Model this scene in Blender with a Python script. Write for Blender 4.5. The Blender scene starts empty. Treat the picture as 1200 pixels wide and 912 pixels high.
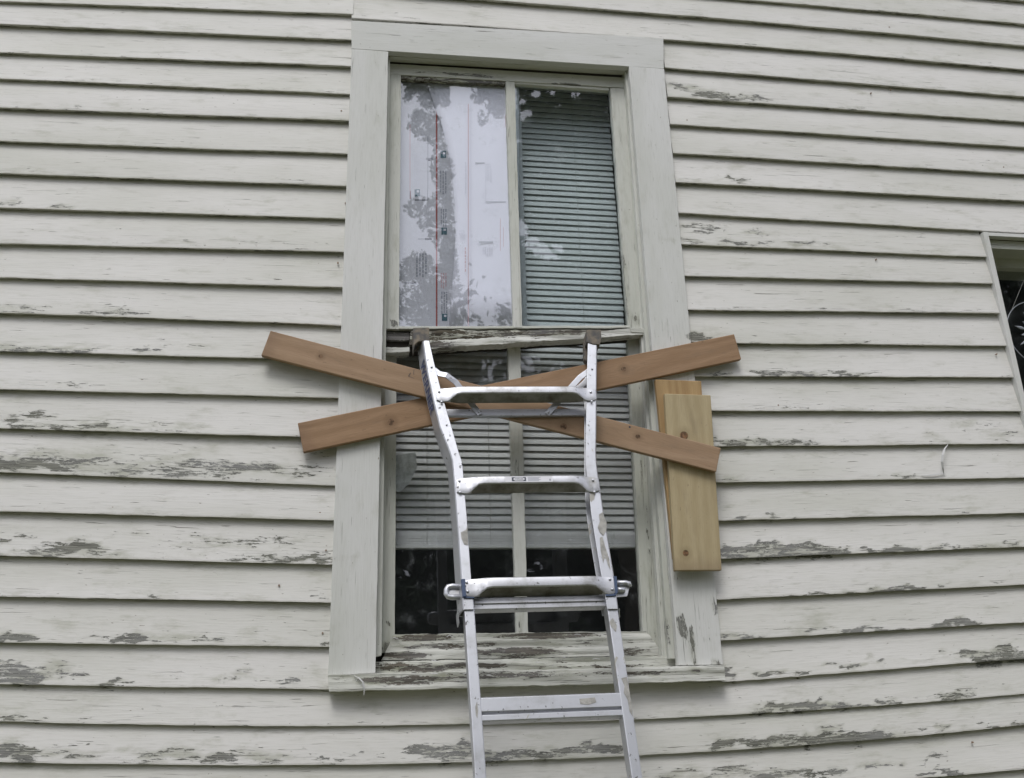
import bpy, math, random
import numpy as np
from mathutils import Matrix, Vector, noise
random.seed(7); rng = np.random.default_rng(7)
sc = bpy.context.scene
C = sc.collection

# ---------------------------------------------------------------- camera
S = 1.12                       # metres per calibration unit
GZ = 2.85                      # height of the window middle above the ground
F = 1149.822                   # focal length in photo pixels (1200 wide)
R = np.array([[0.98774034, 0.02283309, 0.15442688],
              [-0.15325322, 0.33008254, 0.93142845],
              [-0.02970623, -0.94367588, 0.32953509]])
CAM = np.array([0.06019754, -2.55788593, -1.12681018]) * S + np.array([0, 0, GZ])
cd = bpy.data.cameras.new('camera'); cam = bpy.data.objects.new('camera', cd); C.objects.link(cam)
m = Matrix.Identity(4)
for i in range(3):
    m[i][0] = R[i, 0]; m[i][1] = -R[i, 1]; m[i][2] = -R[i, 2]; m[i][3] = CAM[i]
cam.matrix_world = m
cd.sensor_width = 36; cd.lens = 36 * F / 1200; cd.clip_end = 500; cd.clip_start = 0.05
sc.camera = cam

# ---------------------------------------------------------------- world, sun, exposure
sun_el, sun_az = math.radians(58), math.radians(200)     # azimuth: compass-like, see below
W = bpy.data.worlds.new('World'); sc.world = W; W.use_nodes = True
nt = W.node_tree; nt.nodes.clear()
out = nt.nodes.new('ShaderNodeOutputWorld'); bg = nt.nodes.new('ShaderNodeBackground')
sky = nt.nodes.new('ShaderNodeTexSky'); sky.sky_type = 'NISHITA'; sky.sun_disc = False
sky.sun_elevation = sun_el; sky.sun_rotation = sun_az; sky.dust_density = 3.0; sky.air_density = 1.0
hs = nt.nodes.new('ShaderNodeHueSaturation'); hs.inputs['Saturation'].default_value = 0.25
mx = nt.nodes.new('ShaderNodeMix'); mx.data_type = 'RGBA'; mx.inputs[0].default_value = 0.6
mx.inputs[7].default_value = (9.6, 9.8, 11.2, 1)      # even cloud cover
nt.links.new(sky.outputs[0], hs.inputs['Color']); nt.links.new(hs.outputs[0], mx.inputs[6])
nt.links.new(mx.outputs[2], bg.inputs[0]); bg.inputs[1].default_value = 0.108
nt.links.new(bg.outputs[0], out.inputs[0])
sl = bpy.data.lights.new('sun', 'SUN'); so = bpy.data.objects.new('sun', sl); C.objects.link(so)
sl.energy = 1.1; sl.angle = math.radians(22); sl.color = (1, 0.985, 0.965)
sd = Vector((math.sin(sun_az) * math.cos(sun_el), math.cos(sun_az) * math.cos(sun_el), math.sin(sun_el)))
so.rotation_euler = sd.to_track_quat('Z', 'Y').to_euler()
sc.view_settings.view_transform = 'Standard'; sc.view_settings.look = 'None'
sc.view_settings.gamma = 1; sc.view_settings.exposure = 0.60
sc.cycles.max_bounces = 8; sc.cycles.transparent_max_bounces = 12

# ---------------------------------------------------------------- measuring helpers
def ray(x, y): return R @ np.array([(x - 600) / F, (y - 456) / F, 1.0])
def at(x, y, Y=0.0):
    d = ray(x, y); return CAM + d * (Y - CAM[1]) / d[1]
TH = math.radians(13)
LX = np.array([1, 0, 0]); LD = np.array([0, -math.sin(TH), -math.cos(TH)]); LN = np.array([0, -math.cos(TH), math.sin(TH)])
LP0 = at(595, 395, -0.056)
def lad(x, y, off=0.0):
    """point of the photo on the ladder's front plane, off metres behind it -> (x along, s down)"""
    P = LP0 - LN * off; d = ray(x, y); q = CAM + d * (((P - CAM) @ LN) / (d @ LN)) - P
    return (q @ LX, q @ LD)
def lw(xs, off): return LP0 + LX * xs[0] + LD * xs[1] - LN * off

# ---------------------------------------------------------------- node helpers
class NT:
    def __init__(s, name):
        s.m = bpy.data.materials.new(name); s.m.use_nodes = True; s.t = s.m.node_tree; s.t.nodes.clear()
        s.out = s.t.nodes.new('ShaderNodeOutputMaterial')
    def n(s, ty, props={}, **inp):
        k = s.t.nodes.new(ty)
        for a, b in props.items(): setattr(k, a, b)
        for a, b in inp.items():
            a = a.replace('_', ' ')
            if a.startswith('i') and a[1:].isdigit(): sock = k.inputs[int(a[1:])]
            else: sock = k.inputs[a]
            if isinstance(b, bpy.types.NodeSocket): s.t.links.new(b, sock)
            else: sock.default_value = b
        return k
    def math(s, op, a, b=0.0, c=None, clamp=False):
        k = s.n('ShaderNodeMath', {'operation': op, 'use_clamp': clamp}, i0=a, i1=b)
        if c is not None:
            if isinstance(c, bpy.types.NodeSocket): s.t.links.new(c, k.inputs[2])
            else: k.inputs[2].default_value = c
        return k.outputs[0]
    def mix(s, f, a, b, blend='MIX'):
        k = s.t.nodes.new('ShaderNodeMix'); k.data_type = 'RGBA'; k.blend_type = blend
        for sock, v in ((k.inputs[0], f), (k.inputs[6], a), (k.inputs[7], b)):
            if isinstance(v, bpy.types.NodeSocket): s.t.links.new(v, sock)
            else: sock.default_value = v if not isinstance(v, tuple) or len(v) == 4 else (*v, 1)
        return k.outputs[2]
    def noise(s, vec, scale, detail=3, rough=0.55, dist=0.0):
        return s.n('ShaderNodeTexNoise', {}, Vector=vec, Scale=scale, Detail=detail, Roughness=rough, Distortion=dist).outputs['Fac']
    def map(s, vec, scale, loc=(0, 0, 0)):
        return s.n('ShaderNodeMapping', {}, Vector=vec, Scale=scale, Location=loc).outputs[0]
    def ramp(s, f, lo, hi):
        return s.n('ShaderNodeMapRange', {'clamp': True, 'interpolation_type': 'SMOOTHSTEP'}, i0=f, i1=lo, i2=hi).outputs[0]
    def rnd(s): return s.n('ShaderNodeObjectInfo').outputs['Random']
    def fin(s, sh): s.t.links.new(sh, s.out.inputs[0]); return s.m
    def bump(s, h, st, dist=0.002): return s.n('ShaderNodeBump', {}, Strength=st, Distance=dist, Height=h).outputs[0]

def painted(name, col=(0.618, 0.606, 0.578), wood=(0.165, 0.165, 0.14), base=0.0, dirt=1.0, crack=0.0, rough=0.62):
    """old oil paint on wood, flaking where the 'peel' attribute is high; uv in metres along / across the grain"""
    k = NT(name)
    uv = k.n('ShaderNodeUVMap').outputs[0]
    off = k.math('MULTIPLY', k.rnd(), 37.0)
    cmb = k.n('ShaderNodeCombineXYZ', {}, X=off, Y=off, Z=off).outputs[0]
    v = k.n('ShaderNodeVectorMath', {'operation': 'ADD'}, i0=uv, i1=cmb).outputs[0]
    peel = k.n('ShaderNodeAttribute', {'attribute_name': 'peel'}).outputs['Fac']
    n1 = k.noise(k.map(v, (9, 55, 1)), 1.0, 5, 0.62, 0.6)
    n2 = k.noise(k.map(v, (38, 210, 1)), 1.0, 4, 0.6, 0.4)
    n3 = k.noise(k.map(v, (120, 420, 1)), 1.0, 3, 0.6)
    nn = k.math('ADD', k.math('MULTIPLY', n1, 0.45), k.math('ADD', k.math('MULTIPLY', n2, 0.37), k.math('MULTIPLY', n3, 0.18)))
    nn = k.math('ADD', nn, k.math('MULTIPLY', k.math('MINIMUM', peel, 1.3), 0.138))
    nn = k.math('ADD', nn, 0.045)
    nn = k.math('ADD', nn, base)
    mask = k.ramp(nn, 0.697, 0.707)
    edge = k.math('SUBTRACT', k.ramp(nn, 0.672, 0.697), mask)
    # paint colour
    big = k.noise(k.map(v, (1.3, 6, 1)), 1.0, 3)
    fine = k.noise(k.map(v, (14, 260, 1)), 1.0, 4, 0.65)
    c = k.mix(k.ramp(big, 0.3, 0.75), col, tuple(x * y for x, y in zip(col, (0.85, 0.86, 0.82))))
    c = k.mix(k.math('MULTIPLY', k.ramp(fine, 0.45, 0.8), 0.26 * dirt), c, (0.24, 0.235, 0.19))
    # algae and dust near the weathered places
    d2 = k.noise(k.map(v, (7, 24, 1)), 1.0, 5, 0.7)
    dm = k.math('MULTIPLY', k.ramp(k.math('ADD', d2, k.math('MULTIPLY', peel, 0.16)), 0.52, 0.82), 0.55 * dirt)
    c = k.mix(dm, c, (0.27, 0.275, 0.20))
    c = k.mix(k.math('MULTIPLY', edge, 0.35), c, (0.66, 0.66, 0.61))
    # specks
    sp = k.noise(k.map(v, (60, 150, 1)), 1.0, 2, 0.5)
    c = k.mix(k.math('MULTIPLY', k.ramp(sp, 0.745, 0.77), 0.75), c, (0.16, 0.14, 0.10))
    # hairline cracks along the grain
    ck = k.noise(k.map(v, (7, 320, 1)), 1.0, 2, 0.5, 1.2)
    ckm = k.ramp(k.math('ADD', ck, k.math('ADD', k.math('MULTIPLY', peel, 0.05), crack)), 0.71, 0.74)
    c = k.mix(k.math('MULTIPLY', ckm, 0.7), c, (0.11, 0.10, 0.08))
    # bare wood
    g = k.noise(k.map(v, (10, 420, 1)), 1.0, 4, 0.7, 0.3)
    tone = k.noise(k.map(v, (3, 9, 1)), 1.0, 3)
    wc = k.mix(k.ramp(g, 0.3, 0.7), tuple(x * 0.45 for x in wood), tuple(x * 1.6 for x in wood))
    wc = k.mix(k.ramp(tone, 0.4, 0.65), wc, k.mix(0.5, wc, (0.26, 0.26, 0.265)))
    c = k.mix(mask, c, wc)
    r = k.math('ADD', rough, k.math('MULTIPLY', mask, 0.3))
    h = k.math('SUBTRACT', k.math('ADD', k.math('MULTIPLY', edge, 0.4), k.math('MULTIPLY', fine, 0.35)), k.math('ADD', k.math('MULTIPLY', mask, 0.9), k.math('MULTIPLY', ckm, 0.6)))
    h = k.math('ADD', h, k.math('MULTIPLY', g, k.math('MULTIPLY', mask, 0.6)))
    b = k.n('ShaderNodeBsdfPrincipled', {}, Base_Color=c, Roughness=r, Normal=k.bump(h, 0.8, 0.0022))
    b.inputs['Specular IOR Level'].default_value = 0.3
    return k.fin(b.outputs[0])

def lumber(name, light, dark, knots, ring=1.0, stain=(0.2, 0.12, 0.07)):
    """planed softwood; uv in metres (u along the board); knots = [(u, v, radius)]"""
    k = NT(name)
    uv = k.n('ShaderNodeUVMap').outputs[0]
    sep = k.n('ShaderNodeSeparateXYZ', {}, Vector=uv)
    u, v = sep.outputs[0], sep.outputs[1]
    disp = 0.0; km = None; rim = None
    for (a, b_, r_) in knots:
        du = k.math('SUBTRACT', u, a); dv = k.math('SUBTRACT', v, b_)
        d2 = k.math('ADD', k.math('POWER', k.math('MULTIPLY', k.math('ABSOLUTE', du), 1.0), 2.0), k.math('POWER', k.math('ABSOLUTE', dv), 2.0))
        dd = k.math('SQRT', k.math('ADD', k.math('POWER', k.math('MULTIPLY', k.math('ABSOLUTE', du), 0.28), 2.0), k.math('POWER', k.math('ABSOLUTE', dv), 2.0)))
        w = k.math('DIVIDE', k.math('MULTIPLY', dv, r_ * 1.4), k.math('ADD', dd, r_ * 0.8))
        disp = k.math('ADD', w, disp)
        d = k.math('SQRT', d2)
        kk = k.math('SUBTRACT', 1.0, k.ramp(d, r_ * 0.72, r_ * 1.0))
        ri = k.math('SUBTRACT', 1.0, k.ramp(d, r_ * 1.0, r_ * 2.6))
        km = kk if km is None else k.math('MAXIMUM', km, kk)
        rim = ri if rim is None else k.math('MAXIMUM', rim, ri)
    vv = k.math('SUBTRACT', v, disp)
    vec = k.n('ShaderNodeCombineXYZ', {}, X=u, Y=vv, Z=0.0).outputs[0]
    warp = k.noise(k.map(vec, (1.6, 10, 1)), 1.0, 2)
    ph = k.math('ADD', k.math('MULTIPLY', vv, 520 * ring), k.math('MULTIPLY', warp, 26.0))
    rings = k.math('MULTIPLY', k.math('ADD', k.math('SINE', ph), 1.0), 0.5)
    fib = k.noise(k.map(vec, (18, 700, 1)), 1.0, 3, 0.7)
    big = k.noise(k.map(vec, (2.2, 11, 1)), 1.0, 4, 0.6)
    c = k.mix(k.math('MULTIPLY', rings, 0.55), light, dark)
    c = k.mix(k.math('MULTIPLY', k.ramp(fib, 0.35, 0.75), 0.55), c, tuple(x * 0.85 for x in dark))
    c = k.mix(k.math('MULTIPLY', k.ramp(big, 0.4, 0.75), 0.35), c, tuple(x * 0.72 for x in dark))
    if rim is not None:
        c = k.mix(k.math('MULTIPLY', rim, 0.45), c, tuple(x * 0.7 for x in dark))
        kr = k.noise(k.map(uv, (90, 90, 1)), 1.0, 2)
        c = k.mix(k.math('MULTIPLY', km, 0.92), c, k.mix(k.ramp(kr, 0.4, 0.6), (stain[0] * 0.35, stain[1] * 0.35, stain[2] * 0.35), stain))
    dz = k.noise(k.map(uv, (5, 16, 1)), 1.0, 5, 0.7)
    c = k.mix(k.math('MULTIPLY', k.ramp(dz, 0.5, 0.72), 0.3), c, (0.17, 0.13, 0.095))
    en = k.math('SUBTRACT', 1.0, k.ramp(k.math('ADD', u, k.math('MULTIPLY', k.math('SUBTRACT', dz, 0.5), 0.08)), 0.004, 0.05))
    c = k.mix(k.math('MULTIPLY', en, 0.3), c, (0.14, 0.085, 0.06))
    sp = k.noise(k.map(uv, (45, 110, 1)), 1.0, 3, 0.6)
    c = k.mix(k.math('MULTIPLY', k.ramp(sp, 0.66, 0.74), 0.5), c, (0.10, 0.07, 0.05))
    h = k.math('ADD', k.math('MULTIPLY', fib, 0.6), k.math('MULTIPLY', rings, 0.3))
    b = k.n('ShaderNodeBsdfPrincipled', {}, Base_Color=c, Roughness=0.78, Normal=k.bump(h, 0.55, 0.0014))
    b.inputs['Specular IOR Level'].default_value = 0.25
    return k.fin(b.outputs[0])

def plain(name, col, rough=0.6, metal=0.0, var=0.15, scale=20, bump=0.1, spec=0.5, col2=None):
    k = NT(name)
    co = k.n('ShaderNodeTexCoord').outputs['Object']
    n1 = k.noise(co, scale, 5, 0.65)
    c = k.mix(k.math('MULTIPLY', k.ramp(n1, 0.35, 0.7), 1.0 if col2 else var), col, col2 or tuple(x * 0.4 for x in col))
    b = k.n('ShaderNodeBsdfPrincipled', {}, Base_Color=c, Roughness=rough, Metallic=metal, Normal=k.bump(n1, bump, 0.002))
    b.inputs['Specular IOR Level'].default_value = spec
    return k.fin(b.outputs[0])

def aluminium(name, smear=0.5, base=(0.55, 0.56, 0.585), grime_shade=0.15):
    k = NT(name)
    uv = k.n('ShaderNodeTexCoord').outputs['Object']
    a = k.noise(k.map(uv, (60, 60, 6)), 1.0, 4, 0.7)          # drawn lines along the rail
    s_ = k.noise(k.map(uv, (16, 16, 9)), 1.0, 5, 0.65, 0.5)   # putty and paint smears
    d_ = k.noise(k.map(uv, (11, 11, 11)), 1.0, 5, 0.7)
    sc_ = k.noise(k.map(uv, (90, 90, 60)), 1.0, 3, 0.6)
    c = k.mix(k.math('MULTIPLY', a, 0.3), base, tuple(x * 0.62 for x in base))
    c = k.mix(k.math('MULTIPLY', k.ramp(d_, 0.45, 0.8), grime_shade * 2.4), c, (0.16, 0.15, 0.11))
    pm = k.ramp(s_, 0.70 - 0.06 * smear, 0.712 - 0.06 * smear)
    sp = k.ramp(sc_, 0.66, 0.69)
    c = k.mix(pm, c, (0.36, 0.345, 0.31))
    c = k.mix(k.math('MULTIPLY', sp, 0.8), c, (0.09, 0.085, 0.08))
    anyp = k.math('MAXIMUM', pm, sp)
    met = k.math('SUBTRACT', 0.85, k.math('MULTIPLY', anyp, 0.8), clamp=True)
    r = k.math('ADD', k.math('ADD', 0.36, k.math('MULTIPLY', a, 0.22)), k.math('MULTIPLY', anyp, 0.4))
    h = k.math('ADD', k.math('MULTIPLY', a, 0.15), pm)
    b = k.n('ShaderNodeBsdfPrincipled', {}, Base_Color=c, Roughness=r, Metallic=met, Normal=k.bump(h, 0.2, 0.001))
    return k.fin(b.outputs[0])

def glass(name, boost=1.0, tint=(0.945, 0.955, 0.965), dust=0.10):
    k = NT(name)
    co = k.n('ShaderNodeTexCoord').outputs['Object']
    wv = k.noise(k.map(co, (3, 3, 3)), 1.0, 2)
    nrm = k.bump(wv, 0.12, 0.01)
    ge = k.n('ShaderNodeNewGeometry')
    dt = k.n('ShaderNodeVectorMath', {'operation': 'DOT_PRODUCT'}, i0=ge.outputs['Normal'], i1=ge.outputs['Incoming']).outputs['Value']
    om = k.math('SUBTRACT', 1.0, k.math('ABSOLUTE', dt), clamp=True)
    fr = k.math('ADD', 0.043, k.math('MULTIPLY', k.math('POWER', om, 5.0), 0.95))
    # both faces of the sheet reflect; counted once, on the side the light comes from
    fac = k.math('MULTIPLY', k.math('MULTIPLY', fr, 2.3 * boost), k.math('SUBTRACT', 1.0, ge.outputs['Backfacing']), clamp=True)
    tr = k.n('ShaderNodeBsdfTransparent', {}, Color=(*tint, 1))
    gl = k.n('ShaderNodeBsdfGlossy', {}, Roughness=0.012, Color=(0.97, 0.98, 1, 1), Normal=nrm)
    m1 = k.n('ShaderNodeMixShader', {}, i0=fac, i1=tr.outputs[0], i2=gl.outputs[0])
    df = k.n('ShaderNodeBsdfDiffuse', {}, Color=(0.55, 0.58, 0.6, 1))
    dn = k.noise(k.map(co, (16, 16, 16)), 1.0, 5, 0.7)
    d2 = k.noise(k.map(co, (3, 3, 5)), 1.0, 3, 0.6)
    df_f = k.math('ADD', k.math('MULTIPLY', k.math('MULTIPLY', k.ramp(dn, 0.5, 0.8), k.ramp(d2, 0.45, 0.7)), dust * 3.0), dust * 0.09)
    m2 = k.n('ShaderNodeMixShader', {}, i0=df_f, i1=m1.outputs[0], i2=df.outputs[0])
    return k.fin(m2.outputs[0])

M = {}
M['siding'] = painted('siding_paint')
M['casing'] = painted('casing_paint', col=(0.605, 0.605, 0.588), base=-0.02, dirt=0.7)
M['sash'] = painted('sash_paint', col=(0.555, 0.56, 0.52), base=-0.02, dirt=0.9, crack=0.02)
M['rot'] = painted('flaking_paint', col=(0.57, 0.57, 0.53), wood=(0.11, 0.098, 0.078), base=0.04, dirt=1.6, crack=0.05)
M['rot_dark'] = painted('bare_rotten_wood', col=(0.5, 0.5, 0.43), wood=(0.07, 0.06, 0.043), base=0.10, dirt=1.6, crack=0.05)
M['plank_a'] = lumber('tan_plank_upper', (0.362, 0.25, 0.162), (0.27, 0.178, 0.108), [(0.17, 0.045, 0.008), (0.94, 0.02, 0.012), (1.17, 0.05, 0.009)], 0.35)
M['plank_b'] = lumber('tan_plank_lower', (0.33, 0.215, 0.13), (0.24, 0.148, 0.083), [(0.27, 0.035, 0.012), (1.03, 0.05, 0.010)], 0.4)
M['board_front'] = lumber('yellow_board', (0.43, 0.355, 0.22), (0.345, 0.275, 0.155), [(0.42, 0.055, 0.0155), (0.052, 0.038, 0.011)], 0.42, (0.20, 0.10, 0.05))
M['board_back'] = lumber('brown_board', (0.40, 0.28, 0.14), (0.28, 0.175, 0.08), [(0.3, 0.03, 0.01)], 0.4)
M['alu'] = aluminium('aluminium_rail', 1.1, grime_shade=0.16)
M['alu_rung'] = aluminium('aluminium_rung', 0.3, (0.55, 0.555, 0.575), 0.32)
M['grime_shade'] = plain('stain_shade_aluminium', (0.24, 0.235, 0.215), 0.45, 0.35, 1, 16, 0.3, col2=(0.085, 0.078, 0.05))  # brown stain with shade painted in, for the downward rung faces
M['alu_bar'] = aluminium('aluminium_bar', 0.1, (0.54, 0.55, 0.58), 0.1)
M['rubber'] = plain('dirty_rubber', (0.055, 0.055, 0.055), 0.8, 0, 0.5, 40, 0.6, col2=(0.17, 0.14, 0.10))
M['blue'] = plain('blue_plastic', (0.035, 0.06, 0.12), 0.45)
M['sticker'] = plain('sticker_white', (0.62, 0.62, 0.64), 0.5, var=0.05)
M['ink'] = plain('dark_print', (0.025, 0.03, 0.05), 0.5, var=0.0)
M['ink_grey'] = plain('grey_print', (0.30, 0.31, 0.35), 0.6, var=0.0)
M['ink_faint'] = plain('faint_print', (0.58, 0.58, 0.64), 0.6, var=0.0)
M['ink_teal'] = plain('teal_print', (0.03, 0.10, 0.13), 0.6, var=0.0)
M['ink_red'] = plain('red_print', (0.33, 0.055, 0.045), 0.6, var=0.1)
M['ink_pink'] = plain('pink_print', (0.55, 0.36, 0.38), 0.6, var=0.0)
M['ink_blue'] = plain('blue_print', (0.07, 0.085, 0.16), 0.5, var=0.2, scale=200)
M['wrap_l'] = plain('wrap_sheet', (0.56, 0.56, 0.60), 0.6, var=0.05, scale=6)
M['wrap_r'] = plain('wrap_sheet_pale', (0.74, 0.735, 0.80), 0.55, var=0.05, scale=5)
M['sky_reflection'] = plain('pale_reflection', (0.80, 0.82, 0.85), 0.5, var=0.7, scale=45, bump=0.5)  # pale colour that paints a patch of reflected sky
M['glass'] = glass('old_glass', 1.55)
M['glass_green'] = glass('old_green_glass', 1.3, (0.875, 0.91, 0.91), 0.10)
M['glass_low'] = glass('old_glass_lower', 0.75, (0.905, 0.915, 0.91), 0.10)
M['slat'] = plain('blind_slat', (0.82, 0.82, 0.83), 0.5, var=0.1, scale=8, bump=0.02)
M['cord'] = plain('blind_cord', (0.6, 0.6, 0.58), 0.8, var=0.05)
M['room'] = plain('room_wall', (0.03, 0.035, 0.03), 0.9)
M['sheath'] = plain('sheathing_wood', (0.10, 0.085, 0.06), 0.9, var=0.4)
M['dark_gap'] = plain('gap_shade_wood', (0.035, 0.03, 0.024), 0.95, var=0.5, scale=30, bump=0.5)  # near-black colour stands in for the shade inside open gaps
M['leaf'] = plain('leaf', (0.05, 0.078, 0.04), 0.6, var=0.6, scale=3)
M['bark'] = plain('bark', (0.09, 0.075, 0.055), 0.9, var=0.5, scale=12, bump=0.8)
M['chip'] = plain('paint_chip', (0.46, 0.46, 0.45), 0.6, var=0.1)
M['crystal'] = plain('frosted_glass', (0.27, 0.29, 0.32), 0.25, var=0.2)
M['rust'] = plain('rusty_nail', (0.20, 0.15, 0.11), 0.8, col2=(0.28, 0.19, 0.13), scale=300)
M['shingle'] = plain('roof_shingle', (0.07, 0.068, 0.065), 0.9, var=0.5, scale=30)
M['foundation'] = plain('foundation_block', (0.28, 0.27, 0.25), 0.9, var=0.3, scale=8, bump=0.5)
def grass_mat():
    k = NT('grass_ground'); co = k.n('ShaderNodeTexCoord').outputs['Object']
    a = k.noise(co, 0.5, 4); b = k.noise(co, 14, 5, 0.7)
    c = k.mix(a, (0.095, 0.10, 0.042), (0.125, 0.12, 0.055)); c = k.mix(k.math('MULTIPLY', b, 0.5), c, (0.08, 0.09, 0.035))
    p = k.n('ShaderNodeBsdfPrincipled', {}, Base_Color=c, Roughness=0.9, Normal=k.bump(b, 0.9, 0.03))
    return k.fin(p.outputs[0])
M['grass'] = grass_mat()

# ---------------------------------------------------------------- mesh helpers
BASE = {}
def root_of(o):
    while o.parent: o = o.parent
    return o
def thing(name, loc, label, cat, group=None, kind=None):
    o = bpy.data.objects.new(name, None); C.objects.link(o); o.location = loc; o.empty_display_size = 0.1
    BASE[o] = np.array(loc, float); o['label'] = label; o['category'] = cat
    if group: o['group'] = group
    return o
def obj(name, verts, faces, mat, parent=None, uvs=None, peel=None, smooth=False, bevel=0.0, kind=None, label=None, seg=2):
    """verts in world coordinates; one mesh object, its origin at its thing's base"""
    V = np.asarray(verts, float)
    base = BASE[root_of(parent)] if parent is not None else np.zeros(3)
    me = bpy.data.meshes.new(name); me.from_pydata((V - base).tolist(), [], [list(map(int, f)) for f in faces]); me.update()
    if uvs is not None:
        lay = me.uv_layers.new(name='UVMap'); vi = np.empty(len(me.loops), int); me.loops.foreach_get('vertex_index', vi)
        lay.data.foreach_set('uv', np.asarray(uvs, float)[vi].ravel())
    if peel is not None:
        at_ = me.attributes.new('peel', 'FLOAT', 'POINT'); at_.data.foreach_set('value', np.asarray(peel, float))
    if smooth: me.polygons.foreach_set('use_smooth', [True] * len(me.polygons))
    me.materials.append(M[mat] if isinstance(mat, str) else mat)
    o = bpy.data.objects.new(name, me); C.objects.link(o)
    if parent is not None: o.parent = parent
    if bevel:
        b = o.modifiers.new('bevel', 'BEVEL'); b.width = bevel; b.segments = seg; b.limit_method = 'ANGLE'; b.angle_limit = 0.6
    if kind: o['kind'] = kind
    if label: o['label'] = label
    return o
def box(name, a, b, mat, parent=None, **kw):
    (x0, y0, z0), (x1, y1, z1) = a, b
    v = [(x, y, z) for z in (z0, z1) for y in (y0, y1) for x in (x0, x1)]
    f = [(0, 1, 3, 2), (4, 6, 7, 5), (0, 4, 5, 1), (2, 3, 7, 6), (0, 2, 6, 4), (1, 5, 7, 3)]
    return obj(name, v, f, mat, parent, uvs=[(p[0], p[2]) for p in v], **kw)
def nz(x, y=0.0, z=0.0): return noise.noise(Vector((x, y, z)))

# worn patches read off the photo: x, y, half width, half height (pixels), strength
SPOTS = [(10,237,16,4,.8),(75,241,22,4,.7),(325,239,34,3,.6),(20,200,22,3,.5),(170,129,24,3,.3),(285,283,34,4,.6),(200,282,24,3,.5),(335,283,18,4,.5),
(20,360,40,6,.65),(130,365,40,7,.6),(45,408,50,5,.85),(100,410,22,4,.7),(165,408,18,4,.75),(205,405,44,8,.4),(75,448,14,3,.4),(15,487,24,5,1.1),(38,486,18,5,1.3),
(100,498,18,6,1),(125,501,16,5,1),(60,500,64,4,.8),(200,500,44,7,.55),(15,540,30,10,1.4),(55,540,55,11,1.15),(115,545,64,11,.8),(115,539,18,5,1),(220,549,64,11,.95),
(290,546,55,8,1.05),(350,551,44,8,.85),(200,530,200,10,.3),(30,632,64,4,1.05),(85,641,30,5,1.2),(60,647,64,4,1),(140,626,24,4,.65),(240,632,55,7,.65),(320,636,55,9,.75),
(350,654,64,5,.9),(380,655,9,5,1),(170,697,34,2.5,.5),(365,700,10,3,.9),(18,748,22,5,1.9),(158,750,20,5,1.6),(140,743,24,3,.6),(290,740,12,3,.5),(215,748,84,4,.6),
(375,752,10,4,.9),(10,790,34,13,1.5),(40,785,34,9,1.2),(80,791,24,4,1),(135,800,8,3,1.3),(250,791,64,6,.65),(340,797,24,4,1.1),(320,790,64,9,.5),(20,842,30,3,1),
(20,882,30,9,1.7),(90,881,30,7,.85),(180,881,48,5,.95),(220,883,14,4,1.1),(290,885,74,7,.95),(400,886,44,6,.55),(520,879,42,9,1.5),(600,884,84,6,1.2),(700,876,44,6,1.1),
(845,872,24,5,1.4),(800,101,18,4,1),(850,112,44,5,1.35),(1000,125,34,3,.5),(870,210,18,4,1),(810,210,18,3,.6),(860,240,24,3,.5),(1000,241,24,5,.4),(1150,190,34,3,.5),
(830,265,34,7,1),(900,272,44,6,.65),(800,282,16,4,.9),(870,284,24,4,1),(945,284,24,3.5,1.1),(1080,276,34,4,.5),(840,437,12,3,.9),(920,437,40,4,1.15),(990,438,28,3.5,1.15),
(843,514,8,5,1.1),(870,518,34,4,1.4),(930,519,10,4,1.4),(900,518,64,4,.95),(1095,510,14,6,.7),(1150,500,34,7,.6),(1180,510,24,5,.7),(862,560,7,3,.7),(1060,557,10,3,.8),
(874,605,6,4,1.2),(898,604,6,4,1.2),(1133,599,10,3,.7),(930,608,12,2,.7),(915,646,74,9,2.1),(850,642,18,5,.9),(900,636,44,3,.9),(1040,646,24,4,1.4),(1085,645,34,4,1.1),
(1190,637,12,3,1.3),(1130,641,40,3,.8),(990,694,8,3,1.1),(1040,691,15,4,1.5),(1065,690,13,4,1.5),(1110,687,8,3,.9),(930,697,30,2,.6),(1170,684,8,3,.9),
(965,735,24,3,.8),(1000,738,54,4,1),(1120,730,24,5,1.5),(860,745,34,4,.8),(990,779,15,3,1.1),(1032,773,7,4,1.1),(1110,760,10,4,1),(1170,768,38,9,2.1),(905,789,13,3,1.4),
(930,786,10,3,1.2),(856,790,8,9,1.3),(905,830,30,5,1.6),(946,828,11,7,2.1),(980,828,44,4,1.1),(1045,824,18,4,1.2),(1120,818,24,5,1.6),(1125,810,13,3,.9),
(950,867,80,7,1.75),(1010,861,24,5,1.6),(1095,852,10,4,1.1),(975,855,18,3,.9),(1180,851,24,3,.9),(1030,897,24,4,1.1),(1100,890,24,3,1.1),(940,907,64,6,1.3),(850,905,74,7,1.1),(1100,905,18,4,1.3),
(820,396,16,5,2.2),(1060,365,20,2,.4),(1000,402,30,2,.5)]
SP = []
for (x, y, rx, ry, st) in SPOTS:
    c = at(x, y); a = at(x + rx, y); b = at(x, y + ry)
    SP.append((c[0], c[2], abs(a[0] - c[0]), max(abs(b[2] - c[2]), 0.006), st))
SP = np.array(SP)
def peel_at(X, Z, base=0.0):
    """peel strength for arrays X, Z on the wall"""
    X = np.asarray(X)[:, None]; Z = np.asarray(Z)[:, None]
    Xw = X + .022 * np.sin(Z * 95 + X * 21) + .012 * np.sin(Z * 230 - X * 60); Zw = Z + .0055 * np.sin(X * 41 + 1) + .0035 * np.sin(X * 113 + Z * 60) + .002 * np.sin(X * 300)
    d = ((Xw - SP[:, 0]) / SP[:, 2]) ** 2 + ((Zw - SP[:, 1]) / SP[:, 3]) ** 2
    return base + (SP[:, 4] * np.clip(1.35 - d * 0.8, 0, 1)).max(axis=1)

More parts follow.
